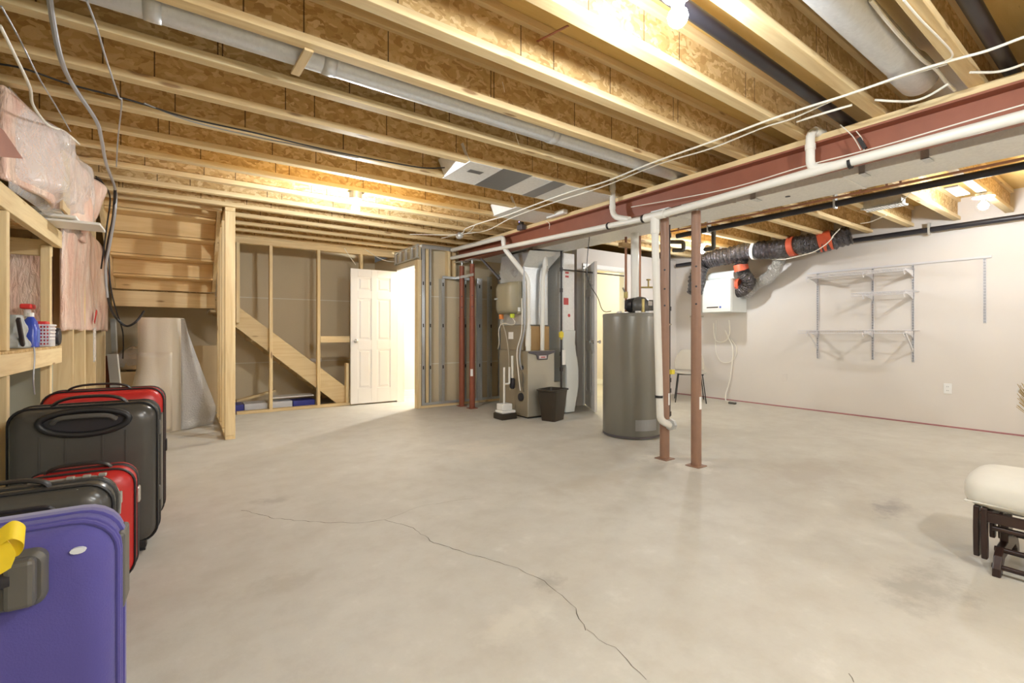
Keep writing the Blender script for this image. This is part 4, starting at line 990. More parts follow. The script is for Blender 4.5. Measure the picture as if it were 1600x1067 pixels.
MB().box((HX-.002, hy0+.06, hz1-.10), (HX-.0005, hy0+.17, hz1-.03)).build('paper_label', 'package_white', o)
MB().cyl((6.86, hy0+.05, hz1+.07), (6.86, hy1+.0, hz1+.07), .065, 20).build('side_duct', 'hrv_white', o, smooth=True)
def ribbed(pts, r, step=.03, amp=.012, rnd=None):
    """a flexible duct: crinkled rings along a smooth path"""
    P = smooth_path(pts, 10); out = []; rr_ = []; k = 0
    rnd = rnd or random.Random(3)
    L = 0
    for i, p in enumerate(P):
        out.append(p); rr_.append(r+(amp if i % 2 else -amp*.3)+rnd.uniform(-amp, amp)*.4)
    return out, rr_
o = thing('insulated_duct', 'crinkled black foil duct sweeping below the right joists down behind the near post', 'duct', AX(1180, 395, 6.7))
pts = [AX(1330, 366, 6.80), AX(1290, 378, 6.74), AX(1250, 382, 6.68), AX(1210, 390, 6.66), AX(1175, 391, 6.66), AX(1140, 399, 6.64), AX(1115, 404, 6.62), AX(1098, 412, 6.58), AX(1090, 432, 6.55), AX(1086, 458, 6.62)]
P, r_ = ribbed(pts, .115, amp=.013); MB().tube(P, r_, 20).build('duct_sleeve', 'black_foil', o, smooth=True)
p = AX(1234, 386, 6.67); q = AX(1243, 384, 6.67); MB().tube([p, q], .132, 20).build('tape_band', 'red_tape', o, smooth=True)
p = AX(1178, 391, 6.66); q = AX(1182, 391, 6.66); MB().tube([p, q], .134, 20).build('white_band', 'white_plastic', o, smooth=True)
p = AX(1279, 380, 6.72); q = AX(1300, 374, 6.76); MB().tube([p, q], [.127, .13], 20).build('tape_patch', 'red_tape', o, smooth=True)
o = thing('insulated_duct', 'short black foil elbow with red tape entering the air exchanger side', 'duct', AX(1158, 430, 6.8))
e0 = Vector((6.83, hy0-.001, hz1-.10))
pts = [AX(1160, 402, 6.70), AX(1158, 415, 6.72), AX(1162, 427, 6.75), AX(1170, 440, 6.80), AX(1162, 452, 6.83), AX(1150, 455, 6.84), e0]
P, r_ = ribbed(pts, .088, amp=.008); MB().tube(P, r_, 20).build('duct_sleeve', 'black_foil', o, smooth=True)
MB().tube([AX(1157, 413, 6.72), AX(1159, 423, 6.735)], .10, 20).build('tape_band', 'red_tape', o, smooth=True)
MB().tube([e0, e0+Vector((0, -.05, .002))], .10, 20).build('tape_band', 'red_tape', o, smooth=True)
o = thing('flex_duct', 'silver foil flexible duct curving along the wall beside the air exchanger', 'duct', AX(1200, 430, 6.95))
pts = [AX(1219, 397, 6.78), AX(1217, 408, 6.82), AX(1211, 422, 6.88), AX(1200, 434, 6.93), AX(1187, 441, 6.95), AX(1176, 449, 6.96), AX(1164, 462, 6.97)]
P, r_ = ribbed(pts, .072, amp=.010); MB().tube(P, r_, 20).build('duct_sleeve', 'silver_foil', o, smooth=True)
# cords below the ventilator
wire([AX(1133, 516, 7.05), AX(1138, 528, 7.05), AX(1145, 545, 7.05), AX(1143, 575, 7.05), AX(1140, 595, 7.05), AX(1134, 615, 7.02), AX(1134, 625, 6.98), AX(1139, 628, 6.9), AX(1146, 629.5, 6.8)], .009, 'shelf_wire' if False else 'wire_white', 'beige cord hanging from the air exchanger to the floor')
wire([AX(1139, 500, 7.06), AX(1140, 520, 7.06), AX(1134, 532, 7.06), AX(1122, 534, 7.06), AX(1116, 526, 7.06), AX(1115, 505, 7.06)], .008, 'wire_white', 'short looped cord directly under the air exchanger')
wire([AX(1119, 500, 7.07), AX(1118, 545, 7.07), AX(1126, 564, 7.07), AX(1140, 566, 7.07), AX(1150, 555, 7.07), AX(1150, 542, 7.07), AX(1142, 530, 7.07)], .006, 'wire_white', 'thin cord making a wide loop on the wall under the air exchanger')
c = AZ(1144, 629, .02); tag(MB().box((c.x-.03, c.y-.06, 0), (c.x+.02, c.y+.05, .03)).build('cord_plug', 'grey_plastic', bevel=.008), 'grey plug end lying on the floor by the wall', 'plug')
wire([AX(1302, 370, 6.6), AX(1290, 382, 6.6), AX(1270, 394, 6.62), AX(1240, 402, 6.65), AX(1225, 405, 6.68), AX(1205, 405, 6.7)], .006, 'wire_white', 'white cable sagging under the black foil duct')
wire([AX(1312, 358, 6.2), AX(1304, 366, 6.4), AX(1300, 371, 6.6)], .006, 'wire_white', 'white cable end clipped to the joist above the foil duct')
wire([AZ(1345, 349, 2.31), AZ(1362, 346, 2.29), AZ(1385, 336, 2.31)], .005, 'wire_white', 'white cable sagging between joists below the register')
wire([AZ(1402, 322, 2.27), AZ(1412, 312, 2.3), AZ(1428, 296, 2.31)], .004, 'wire_white', 'thin white cable crossing in front of the register boot')

# wall shelving: rail, standards, wire shelves
WX = 7.088
o = thing('shelf_rail', 'long thin horizontal hang rail at the top of the wire shelving', 'rail', AX(1400, 415, WX))
a, b = AX(1262, 431, WX), AX(1550, 396.5, WX); z = (a.z+b.z)/2
MB().box((WX-.012, b.y, z-.012), (WX, a.y, z+.012)).build('rail_bar', 'shelf_wire', o)
ZR = z
def standard(px, ybot, label):
    p = AX(px, 500, WX); zb = AX(px, ybot, WX).z
    o = thing('shelf_standard', label, 'shelf standard', (WX, p.y, zb), 'shelf standards')
    mb = MB(); mb.box((WX-.014, p.y-.012, zb), (WX, p.y-.009, ZR)).box((WX-.014, p.y+.009, zb), (WX, p.y+.012, ZR)).box((WX-.004, p.y-.009, zb), (WX, p.y+.009, ZR)); mb.build('channel', 'shelf_wire', o)
    n = int((ZR-zb)/.032); mb = MB()
    for k in range(n):
        for s in (-.0045, .0045): mb.box((WX-.0155, p.y+s-.002, zb+.01+k*.032), (WX-.0042, p.y+s+.002, zb+.024+k*.032))
    so = mb.build('slots', 'wire_grey', o); so['kind'] = 'stuff'
    return p.y, zb
s1 = standard(1278, 560, 'slotted wall standard closest to the air exchanger')
s2 = standard(1364, 562, 'slotted wall standard in the middle of the wire shelves')
s3 = standard(1427, 566, 'slotted wall standard at the near end of the wire shelves')
s4 = standard(1539, 505, 'slotted wall standard standing alone without shelves')
def wire_shelf(z, ya, yb, dep, label, brackets, br_drop=.0, hang=True):
    """ya > yb: far and near end on the wall"""
    o = thing('wire_shelf', label, 'wire shelf', (WX-dep, (ya+yb)/2, z), 'wire shelves')
    mb = MB(); X1 = WX-.012; X0 = WX-dep
    for x in (X1, X1-dep*.33, X1-dep*.66, X0): mb.tube([(x, yb, z), (x, ya, z)], .0035, 6)
    mb.tube([(X0, yb, z-.035), (X0, ya, z-.035)], .0045, 6)
    n = int((ya-yb)/.026)
    for k in range(n+1):
        y = yb+(ya-yb)*k/n; mb.tube([(X1, y, z+.003), (X0, y, z+.003), (X0, y, z-.035)], .0018, 4, False)
    so = mb.build('wire_deck', 'shelf_wire', o)
    for y in brackets:
        mb = MB(); mb.prism([(WX-.013, y-.004, z-.006), (X0+.01, y-.004, z-.006), (X0+.01, y-.004, z-.022), (WX-.10, y-.004, z-.06), (WX-.013, y-.004, z-.09)], (0, .008, 0)); mb.build('bracket', 'shelf_wire', o)
        if hang: MB().tube(smooth_path([(X0+.01, y, z-.02), (X0-.01, y, z-.05), (X0+.005, y, z-.075), (X0+.03, y, z-.06)], 4), .004, 6).build('rod_hook', 'shelf_wire', o)
    return o
zA = AX(1262, 432, 6.75).z; zA = ZR-.02
def y_at(px, X): return AX(px, 500, X).y
wire_shelf(ZR-.07, y_at(1262, 6.76)+.02, y_at(1427, WX)-.02, .33, 'top wire shelf of the wall shelving', (s1[0], s2[0], s3[0]))
z2 = AX(1427, 456, WX).z
wire_shelf(z2, y_at(1340, 6.8)+.05, y_at(1437, WX), .33, 'short middle wire shelf of the wall shelving', (s2[0], s3[0]))
z3 = AX(1427, 516, WX).z
o = wire_shelf(z3, y_at(1254, 6.76)+.05, y_at(1438, WX), .34, 'bottom wire shelf of the wall shelving with diagonal braces', (s1[0], s2[0], s3[0]))
for y in (s1[0], s3[0]): MB().bar((WX-.02, y, z3-.24), (WX-.31, y, z3-.012), .012, .02).build('brace', 'shelf_wire', o, bevel=.002)
# outlets and marks on the wall
for px, py, l in ((1481, 607, 'white electrical outlet low on the long wall near the footstool'),):
    c = AX(px, py, WX); o = thing('outlet', l, 'outlet', c)
    MB().box((WX-.006, c.y-.035, c.z-.058), (WX+.001, c.y+.035, c.z+.058)).build('cover_plate', 'white_plastic', o, bevel=.003)
    for s in (-.022, .022):
        f = MB().box((WX-.009, c.y-.017, c.z+s-.015), (WX-.0062, c.y+.017, c.z+s+.015)).build('socket', 'white_plastic', o, bevel=.003)
        for t in (-.007, .007): MB().box((WX-.0098, c.y+t-.0012, c.z+s-.006), (WX-.0092, c.y+t+.0012, c.z+s+.006)).build('slot', 'dark_void', f)
c = AX(1226, 589, WX); tag(MB().box((WX-.005, c.y-.035, c.z-.055), (WX+.001, c.y+.035, c.z+.055)).build('blank_plate', 'drywall_white', bevel=.002), 'blank painted cover plate low on the long wall under the flex ducts', 'cover plate')
c = AY(931, 468, 6.99)
# ================================================================== chair in the far corner
ch = AZ(1075, 612, 0); cx, cy = 6.50, 4.36
o = thing('side_chair', 'beige shell chair with thin black metal legs in the far corner', 'chair', (cx, cy, 0))
fz = Vector((-.80, -.60, 0)).normalized(); sd = Vector((-fz.y, fz.x, 0))*-1      # facing towards the room
def cp(s, f, z): return Vector((cx, cy, 0))+sd*s+fz*f+Vector((0, 0, z))
def seatf(u, v):
    s = (u-.5)*.50; f = .22-.44*v
    edge = abs(u-.5)*2; rnd = 1-.10*max(0, (1-v*2))**2
    return cp(s*rnd*(1-.12*v), f, .455-.02*(1-edge**2)+.008*(1-v))
MB().grid(seatf, 10, 8).build('seat', 'chair_shell', o, solid=.022, smooth=True, sub=1)
def backf(u, v):
    wdt = .225*(1-.0*v)*(1-max(0, v-.35)**2*1.1); a = (u-.5)*2
    return cp(a*wdt, -.20-.05*v+.05*a*a, .47+.33*v)
MB().grid(backf, 10, 8).build('backrest', 'chair_shell', o, solid=.018, smooth=True, sub=1)
for s in (-1, 1):
    for f0, f1 in ((.17, .23), (-.17, -.24)): MB().tube([cp(s*.17, f0, .435), cp(s*.22, f1, 0.0)], .008, 8).build('leg', 'wire_black', o, smooth=True)
mb = MB()
for f in (.17, -.17): mb.tube([cp(-.19, f, .43), cp(.19, f, .43)], .008, 8)
for s in (-.17, .17): mb.tube([cp(s, .17, .43), cp(s, -.17, .43)], .008, 8)
mb.build('seat_frame', 'wire_black', o, smooth=True)

# ================================================================== gliding footstool at the right edge
o = thing('glider_footstool', 'glider footstool with cream cushion and dark brown wooden frame', 'footstool', (3.12, .25, 0))
# cushion: pillow loft along Y
def sect(y, w_, h_, z, xc=3.13, n=28):
    out = []
    for k in range(n):
        t = 2*PI*k/n; c, s = math.cos(t), math.sin(t)
        out.append((xc+w_*math.copysign(abs(c)**.55, c), y, z+h_*math.copysign(abs(s)**.7, s)))
    return out
zc = .347
L = []
for y, k, m in ((.565, .55, .35), (.556, .80, .66), (.535, .93, .87), (.50, .99, .98), (.44, 1, 1), (.25, 1.0, 1.05), (.08, 1, 1.05), (-.08, 1, 1), (-.13, .99, .98), (-.165, .93, .87), (-.186, .80, .66), (-.195, .55, .35)):
    L.append(sect(y, .205*k, .088*m, zc))
cu = MB().loft(L).build('cushion', 'cushion', o, smooth=True, sub=1)
MB().tube(smooth_path([(3.13+a*.190, .185+b*.362, zc-.045) for a, b in ((-1, -.9), (-1, 0), (-1, .9), (-.9, 1), (0, 1.0), (.9, 1), (1, .9), (1, 0), (1, -.9), (.9, -1), (0, -1), (-.9, -1))], 5, True), .004, 8, closed=True).build('piping', 'cushion', cu, smooth=True)
def arm(x, y):
    pr = [(x-.020, .285), (x+.024, .285), (x+.018, .235), (x+.014, .18), (x+.022, .08), (x+.018, .055), (x-.016, .055), (x-.022, .08), (x-.028, .18), (x-.026, .235)]
    MB().prism([(a, y, b) for a, b in pr], (0, .020, 0)).build('hanging_arm', 'espresso', o, bevel=.004)
for y, sgn in ((.44, 1), (-.10, -1)):           # hanging arms and curved feet at both ends
    for x in (2.965, 3.29): arm(x, y+sgn*.062); arm(x-.015 if x < 3 else x+.015, y+sgn*.034)
    P = [(2.905, .0), (2.955, .0), (2.965, .03), (3.0, .06), (3.25, .06), (3.29, .03), (3.30, 0), (3.35, 0), (3.345, .03), (3.31, .085), (3.27, .11), (3.18, .115), (3.17, .22), (3.08, .22), (3.07, .115), (2.98, .11), (2.94, .085), (2.91, .035)]
    MB().prism([(a, y-.012, b) for a, b in P], (0, .028, 0)).build('base_foot', 'espresso', o, bevel=.004)
    MB().box((2.94, y+.02*sgn, .232), (3.32, y+.04*sgn, .275)).build('seat_rail', 'espresso', o, bevel=.004)
for x in (2.945, 3.31): MB().box((x-.012, -.13, .225), (x+.012, .50, .268)).build('side_rail', 'espresso', o, bevel=.004)
for x, z, r in ((2.955, .20, .012), (3.28, .20, .012), (2.99, .10, .012), (3.27, .10, .012), (2.935, .04, .011)):
    MB().cyl((x, -.11, z), (x, .46, z), r, 12).build('cross_bar', 'espresso', o, smooth=True)

# dried grass in a basket at the right edge
vx, vy = 5.24, .47
o = thing('dried_grass_basket', 'bundle of straw coloured dried grass leaning in at the right edge', 'dried grass', (vx, vy, 0))
MB().lathe([(.05, 0), (.07, .01), (.08, .16), (.07, .30), (.06, .30), (.065, .16), (.05, .02)], (vx, vy, 0), 20).build('basket', 'straw', o, smooth=True)
mb = MB(); rnd = random.Random(5)
tgt = AD(1604, 618, 3.5)
for k in range(110):
    b0 = Vector((vx+rnd.uniform(-.04, .04), vy+rnd.uniform(-.04, .04), .05)); e = tgt+Vector((rnd.uniform(-.05, .05), rnd.uniform(-.06, .05), rnd.uniform(-.09, .10)))
    m = b0.lerp(e, .5)+Vector((0, 0, .10))
    mb.tube(smooth_path([b0, m, e, e+Vector((-.01, .02, -.04))*rnd.uniform(.4, 1.4)], 3), [.002]*8+[.004, .003], 4, False) if False else mb.tube(smooth_path([b0, m, e], 4), .0022, 4, False)
g = mb.build('grass_stems', 'straw', o); g['kind'] = 'stuff'
MB().tube(smooth_path([tgt+Vector((.0, .05, .02)), tgt+Vector((0, .03, .06)), tgt+Vector((0, -.02, .10))], 4), .005, 6).build('white_ribbon', 'white_plastic', o)

# ================================================================== suitcases along the left wall
def rrect(w_, h_, r, n=6):
    """rounded rectangle, corner radius r, in (x, z) from 0..w, 0..h"""
    out = []
    for cx_, cz_, a0 in ((w_-r, h_-r, 0), (r, h_-r, 90), (r, r, 180), (w_-r, r, 270)):
        for k in range(n+1):
            t = math.radians(a0+90*k/n); out.append((cx_+r*math.cos(t), cz_+r*math.sin(t)))
    return out
def inset(pts, w_, h_, d):
    return [(w_/2+(x-w_/2)*(1-2*d/w_), h_/2+(z-h_/2)*(1-2*d/h_)) for x, z in pts]
def suitcase(xr, y0, w_, h_, t, z0, rot, shell, band, name, label, soft=False, hard_lines=True, zipc='black_rubber'):
    """xr: right end, y0: front face, standing upright on castors"""
    M = Matrix.Translation((xr, y0, 0)) @ Matrix.Rotation(rot, 4, 'Z') @ Matrix.Translation((-w_, 0, z0))
    o = thing(name, label, 'suitcase', (xr-w_/2, y0+t/2, 0))
    R_ = rrect(w_, h_, .07)
    def shell_loops(ya, yb):
        s = 1 if yb > ya else -1
        L = []
        for dy, d in ((0, .0), (.6, .004), (.82, .014), (.94, .030), (1.0, .055)):
            L.append([(x, ya+(yb-ya)*dy, z) for x, z in inset(R_, w_, h_, d)])
        return L
    mid = t*.52
    front = MB().loft(shell_loops(mid-.006, 0), True, M).build('front_shell', shell, o, smooth=True)
    MB().loft(shell_loops(mid+.006, t), True, M).build('back_shell', shell, o, smooth=True)
    MB().loft([[(x, y, z) for x, z in inset(R_, w_, h_, d)] for y, d in ((mid-.012, -.001), (mid-.010, -.004), (mid+.010, -.004), (mid+.012, -.001))], True, M).build('zip_band', band, o, smooth=True)
    # rim piping on the front edge
    mb = MB(); mb.tube([M @ Vector((x, t*.20, z)) for x, z in inset(R_, w_, h_, .001)], .005, 8, closed=True); mb.build('edge_piping', band, front, smooth=True)
    if hard_lines:
        for x in (w_*.22, w_*.38, w_*.62, w_*.78):
            MB().box((x-.004, -.002, .10), (x+.004, .004, h_-.12), M).build('shell_rib', shell, front, bevel=.0015)
    # castors
    for x in (.06, w_-.06):
        for y in (.05, t-.05):
            w1 = MB().box((x-.018, y-.018, -.022), (x+.018, y+.018, .012), M).build('castor_fork', band, o, bevel=.004)
            mb = MB(); c0 = M @ Vector((x-.012, y+.012, -z0+.021)); c1 = M @ Vector((x+.012, y+.012, -z0+.021)); mb.cyl(c0, c1, .021, 18); mb.build('castor_wheel', 'black_rubber', w1, smooth=True)
    return o, M
def grab(M, cx_, y, z, L_, lift, mat, o, r=.010, wide=2.0, name='top_handle'):
    pts = smooth_path([(cx_-L_/2, y, z-.004), (cx_-L_*.42, y, z+lift*.55), (cx_-L_*.2, y, z+lift), (cx_+L_*.2, y, z+lift), (cx_+L_*.42, y, z+lift*.55), (cx_+L_/2, y, z-.004)], 5)
    mb = MB(); loops = []
    for i, p in enumerate(pts):
        a_, b_ = pts[max(0, i-1)], pts[min(len(pts)-1, i+1)]; d = (b_-a_).normalized(); n_ = Vector((-d.z, 0, d.x))
        loops.append([p+Vector((0, math.cos(q)*r*wide, 0))+n_*math.sin(q)*r*.6 for q in [2*PI*k/10 for k in range(10)]])
    mb.loft(loops, True, M); return mb.build(name, mat, o, smooth=True)
def side_latch(M, w_, y, z, mat, o, name='side_latch'):
    MB().box((w_-.002, y-.016, z-.035), (w_+.010, y+.016, z+.035), M).build(name, mat, o, bevel=.006)
# far red case
o, M = suitcase(-.088, 3.22, .50, .72, .26, .045, -.04, 'red_shell', 'black_rubber', 'suitcase', 'large red hard suitcase farthest from the camera behind the big black one')
grab(M, .22, .10, .72, .26, .028, 'black_rubber', o)
side_latch(M, .50, .13, .38, 'black_rubber', o); 
# big black case
o, M = suitcase(-.105, 2.86, .53, .685, .29, .045, -.06, 'black_shell', 'black_rubber', 'suitcase', 'large glossy black suitcase with a thick oval top handle')
grab(M, .27, .10, .685, .27, .036, 'black_rubber', o, .012)
mb = MB(); ring = smooth_path([(.27+.155*math.cos(t)*(1 if math.sin(t) > 0 else 1.0), -.006, .622+(.05 if math.sin(t) > 0 else .062)*math.sin(t)) for t in [2*PI*k/14 for k in range(14)]], 4, True)
mb.tube([M @ p for p in ring], .014, 10, closed=True); mb.build('handle_ring', 'black_rubber', o, smooth=True)
mb = MB(); mb.loft([[(.27+.145*k*math.cos(t), y, .622+.05*k*math.sin(t)) for t in [2*PI*j/20 for j in range(20)]] for k, y in ((1, -.004), (.95, -.004), (.6, -.0035))], True, M); mb.build('handle_recess', 'abs_black', o, smooth=True)
MB().tube([M @ Vector(p) for p in smooth_path([(.16, -.012, .622), (.2, -.03, .645), (.34, -.03, .645), (.38, -.012, .622)], 5)], .011, 8).build('pull_grip', 'grey_plastic', o, smooth=True)
for z in (.55, .22): side_latch(M, .53, .09, z, 'grey_plastic', o)
MB().box((.525, .19, .10), (.533, .27, .60), M).build('side_panel', 'grey_plastic', o, bevel=.003)
# small red case
o, M = suitcase(-.165, 2.47, .355, .465, .22, .045, -.05, 'red_shell', 'black_rubber', 'suitcase', 'small red hard suitcase between the two black ones')
grab(M, .17, .10, .465, .20, .022, 'black_rubber', o)
side_latch(M, .355, .11, .33, 'silver_line', o)
# middle black case with metal zip
o, M = suitcase(-.185, 1.94, .46, .545, .20, .045, -.05, 'black_shell', 'black_rubber', 'suitcase', 'black suitcase with a silver zip just behind the purple one', zipc='silver_line')
grab(M, .20, .09, .545, .20, .024, 'black_rubber', o)
MB().tube([M @ Vector(p) for p in smooth_path([(.24, .125, .548), (.36, .125, .549), (.41, .125, .544), (.445, .125, .515), (.463, .125, .47), (.463, .125, .41)], 5)], .004, 6).build('zip_track', 'silver_line', o)
MB().box((.459, .120, .445), (.470, .137, .485), M).build('zip_pull', 'silver_line', o, bevel=.003)
for a in (.33, .37, .41): MB().box((a, .115, .546), (a+.02, .133, .556), M).build('zip_slider', 'silver_line', o, bevel=.002)
MB().tube([M @ Vector(p) for p in smooth_path([(.10, -.006, .485), (.17, -.018, .492), (.31, -.018, .487), (.335, -.008, .46), (.32, -.006, .43)], 5)], .012, 10).build('front_grip', 'black_rubber', o, smooth=True)
MB().loft([[(x, y, z) for x, z in [(a+.06, b+.38) for a, b in inset(rrect(.28, .13, .04), .27, .13, d)]] for y, d in ((-.001, 0), (-.005, .004))], True, M).build('grip_recess', 'abs_black', o)
MB().tube([M @ Vector(p) for p in ((.375, -.003, .10), (.375, -.003, .47), (.375, .03, .535))], .003, 6).build('silver_stripe', 'silver_line', o)
# purple soft case
o, M = suitcase(-.108, 1.20, .48, .660, .20, .04, -.035, 'purple_fabric', 'purple_fabric', 'suitcase', 'purple fabric suitcase nearest the camera with a yellow ribbon', hard_lines=False)
MB().box((.469, .07, .45), (.486, .15, .61), M).build('side_grip', 'grey_plastic', o, bevel=.007)
MB().loft([[(a+.05, y, b+.535) for a, b in inset(rrect(.335, .10, .02), .335, .10, d)] for y, d in ((.004, 0), (-.012, .0), (-.02, .006))], True, M).build('handle_plate', 'grey_plastic', o, smooth=True)
MB().tube([M @ Vector(p) for p in ((.07, -.034, .60), (.345, -.034, .60))], .015, 12).build('carry_grip', 'abs_black', o, smooth=True)
MB().box((.335, -.046, .545), (.375, -.018, .63), M).build('grip_end', 'grey_plastic', o, bevel=.008)
MB().tube([M @ Vector((x, .052, z)) for x, z in inset(rrect(.48, .660, .07), .48, .660, -.001)], .004, 8, closed=True).build('seam_piping', 'purple_fabric', o, smooth=True)
MB().loft([[(.425+.012*math.cos(t), y, .615+.006*math.sin(t)) for t in [2*PI*k/12 for k in range(12)]] for y in (.006, -.001)], True, M).build('fabric_patch', 'package_white', o)
# yellow ribbon tied on the handle
mb = MB()
def strip(pts, wv, th=.002):
    P_ = smooth_path([(a+.115, b, c+.072) for a, b, c in pts], 6); Lp = []
    for p in P_:
        Lp.append([M @ (p+Vector(wv)*.5), M @ (p+Vector((0, -th, 0))+Vector(wv)*.5), M @ (p+Vector((0, -th, 0))-Vector(wv)*.5), M @ (p-Vector(wv)*.5)])
    mb.loft(Lp)
strip([(.20, -.04, .60), (.17, -.055, .635), (.12, -.06, .64), (.09, -.055, .60), (.12, -.045, .585), (.20, -.04, .595)], (0, .01, .034))
strip([(.21, -.045, .60), (.18, -.06, .57), (.13, -.065, .545), (.08, -.06, .535)], (.008, .0, .036))
strip([(.21, -.048, .60), (.235, -.055, .62), (.25, -.05, .605), (.24, -.045, .585), (.215, -.045, .595)], (0, .008, .028))
strip([(.215, -.046, .60), (.23, -.055, .575), (.225, -.058, .55)], (.02, 0, .012))
tag(mb.build('yellow_ribbon', 'yellow_ribbon', smooth=True), 'crumpled yellow ribbon tied on the grip of the purple suitcase', 'ribbon')

# ================================================================== left wall: rack, studs, insulation
o = thing('wooden_rack', 'rough lumber shelf rack fixed along the left wall', 'rack', (-.85, 3.6, 0))
XF = -.70
MB().box((XF-.04, 1.6, 1.67), (XF, 4.55, 1.785)).build('top_rail', 'lumber_y', o, bevel=.003)
MB().box((XF-.04, 1.6, .86), (XF, 4.55, .965)).build('shelf_rail', 'lumber_y', o, bevel=.003)
MB().box((-1.045, 1.6, .966), (XF+.0, 4.55, .98)).build('shelf_board', 'osb_plain', o)
MB().box((-1.045, 1.6, 1.772), (XF-.041, 4.5, 1.784)).build('top_board', 'osb_plain', o)
for y in (3.26, 4.44):
    MB().box((XF-.092, y, 0), (XF-.043, y+.06, 1.669)).build('post', 'lumber_z', o, bevel=.003)
MB().box((XF-.042, 3.285, 0), (XF-.002, 3.335, .859)).build('post', 'lumber_z', o, bevel=.003)
MB().box((XF-.042, 3.285, .981), (XF-.002, 3.335, 1.669)).build('post', 'lumber_z', o, bevel=.003)
MB().box((-1.045, 4.47, 1.60), (XF-.041, 4.51, 1.71)).build('end_rail', 'lumber_x', o, bevel=.003)
MB().box((-1.045, 3.40, 1.66), (XF-.041, 3.44, 1.77)).build('end_rail', 'lumber_x', o, bevel=.003)
G = 'studs behind the rack'
stud((-1.045, 4.24, 0), (-.955, 4.28, .955), 'wall_stud', 'stud behind the suitcases below the rack shelf', group=G)
stud((-1.045, 4.24, .985), (-.955, 4.28, 1.765), 'wall_stud', 'stud standing behind the cleaning bottles on the rack', group=G)
G = 'furring studs on the left wall'
for k, y in enumerate((4.96, 5.50, 6.10, 6.80)):
    d = ['nearest the rack', 'second from the rack', 'third from the rack', 'nearest the stairs'][k]
    stud((-1.045, y, .04), (-.70, y+.038, 2.32), 'wall_stud', 'deep pale stud on the left wall below the pink insulation, '+d, group=G)
stud((-1.045, 4.62, .0), (-.70, 6.90, .038), 'bottom_plate', 'bottom plate on the floor along the insulated left wall', 'plate')
# gray wallboard behind rack
rn = random.Random(11)
def bulge(x0, ya, yb, za, zb, amp, seed, label, nu=46, nv=40, name='insulation_batt', fold=9, flare=0.0, zrag=.03):
    from mathutils import noise as mn
    def f(u, v):
        y = ya+(yb-ya)*u; z = za+(zb-za)*v
        e = min(1, 6*min(u, 1-u))*min(1, 7*min(1-v, 1)+.1)
        a = mn.noise(Vector((y*2.2+seed, z*1.1, seed)))*.9+mn.noise(Vector((y*fold, z*1.6, seed*2)))*.45+mn.noise(Vector((y*fold*2.5, z*5, seed)))*.16
        x = x0+amp*(.45+a)*e**.5+flare*(v*v)
        if v < .02: z += mn.noise(Vector((y*6, 0, seed)))*zrag
        return (x, y, z)
    mb = MB(); mb.grid(f, nu, nv)
    g = mb.build(name, 'pink_insulation', smooth=True, solid=.03, sub=1)
    return tag(g, label, 'insulation')
bulge(-.715, 4.60, 6.98, 1.09, 2.0, .055, 3.1, 'tall pink insulation sheet under clear plastic on the left wall')
bulge(-.74, 3.35, 5.6, 1.83, 2.31, .20, 8.3, 'bulging bag of pink insulation hung above the rack at the top of the left wall', 44, 22, fold=3)
tag(MB().box((-1.04, 4.60, 1.0), (-.80, 4.9, 1.66)).build('insulation_batt', 'pink_insulation', bevel=.02), 'flat pink insulation showing through the rack behind the cleaning bottles', 'insulation')
tag(MB().box((-1.04, 4.60, .04), (-.76, 4.63, .90)).build('grey_board', 'foundation'), 'grey-green board showing through the rack under its shelf', 'board')
tag(MB().prism([AX(-12, 190, -.56), AX(-12, 244, -.56), AX(36, 248, -.56), AX(6, 204, -.56)], (-.02, 0, 0)).build('brown_board', 'post_steel_red'), 'dark reddish board leaning against the ceiling insulation at the left edge', 'board')
tag(MB().box((-.615, 3.93, 1.83), (-.60, 4.15, 2.2)).build('cardboard_sheet', 'cardboard', bevel=.002), 'upright tan cardboard sheet wrapped in with the ceiling insulation', 'cardboard')
# clear film over the upper insulation
def filmf(u, v):
    from mathutils import noise as mn
    y = 3.4+1.9*u; z = 1.80+.52*v
    e = min(1, 5*u, 5*(1-u))*min(1, 4*v+.2, 6*(1-v)+.2)
    return (-.72+e*(.16+.05*mn.noise(Vector((y*2.5, z*3, 2)))+.025*mn.noise(Vector((y*11, z*6, 5)))), y, z)
tag(MB().grid(filmf, 60, 26).build('plastic_film', 'clear_film', smooth=True, solid=.0015), 'glossy clear plastic sheet hanging over the ceiling insulation', 'plastic sheet')
# planks lying on the rack
for k, (y0, x1, z0, l) in enumerate(((4.12, -.45, 1.787, 'lowest and longest'), (4.06, -.56, 1.806, 'middle'), (4.0, -.62, 1.825, 'topmost and shortest'))):
    tag(MB().box((-1.03, y0, z0), (x1, y0+.28, z0+.017)).build('white_plank', 'white_plastic', bevel=.002), 'white shelf plank jutting from the rack top, %s of three' % l, 'plank', 'white planks on the rack')
p = AX(150, 286, -.58)
tag(MB().box((p.x-.05, p.y-.03, p.z-.05), (p.x+.03, p.y+.08, p.z+.05), ).build('black_box', 'abs_black', bevel=.004), 'small black box wedged beside the ceiling insulation', 'box')
MBr = MB()
p = AX(150, 484, -.655); q = AX(147, 506, -.655)
tag(MBr.prism([(p.x, p.y, p.z), (p.x, p.y+.06, p.z-.01), (q.x, q.y+.03, q.z), (q.x, q.y-.01, q.z+.02)], (.003, 0, 0)).build('red_tag', 'red_plastic'), 'red paper strip hanging from the bottom of the insulation', 'tag')
tag(MB().grid(lambda u, v: (-.675+.008*math.sin(u*9), 5.75+.12*u, .80+.32*v), 8, 6).build('film_scrap', 'clear_film', solid=.001, smooth=True), 'scrap of clear film hanging below the red strip', 'plastic film')
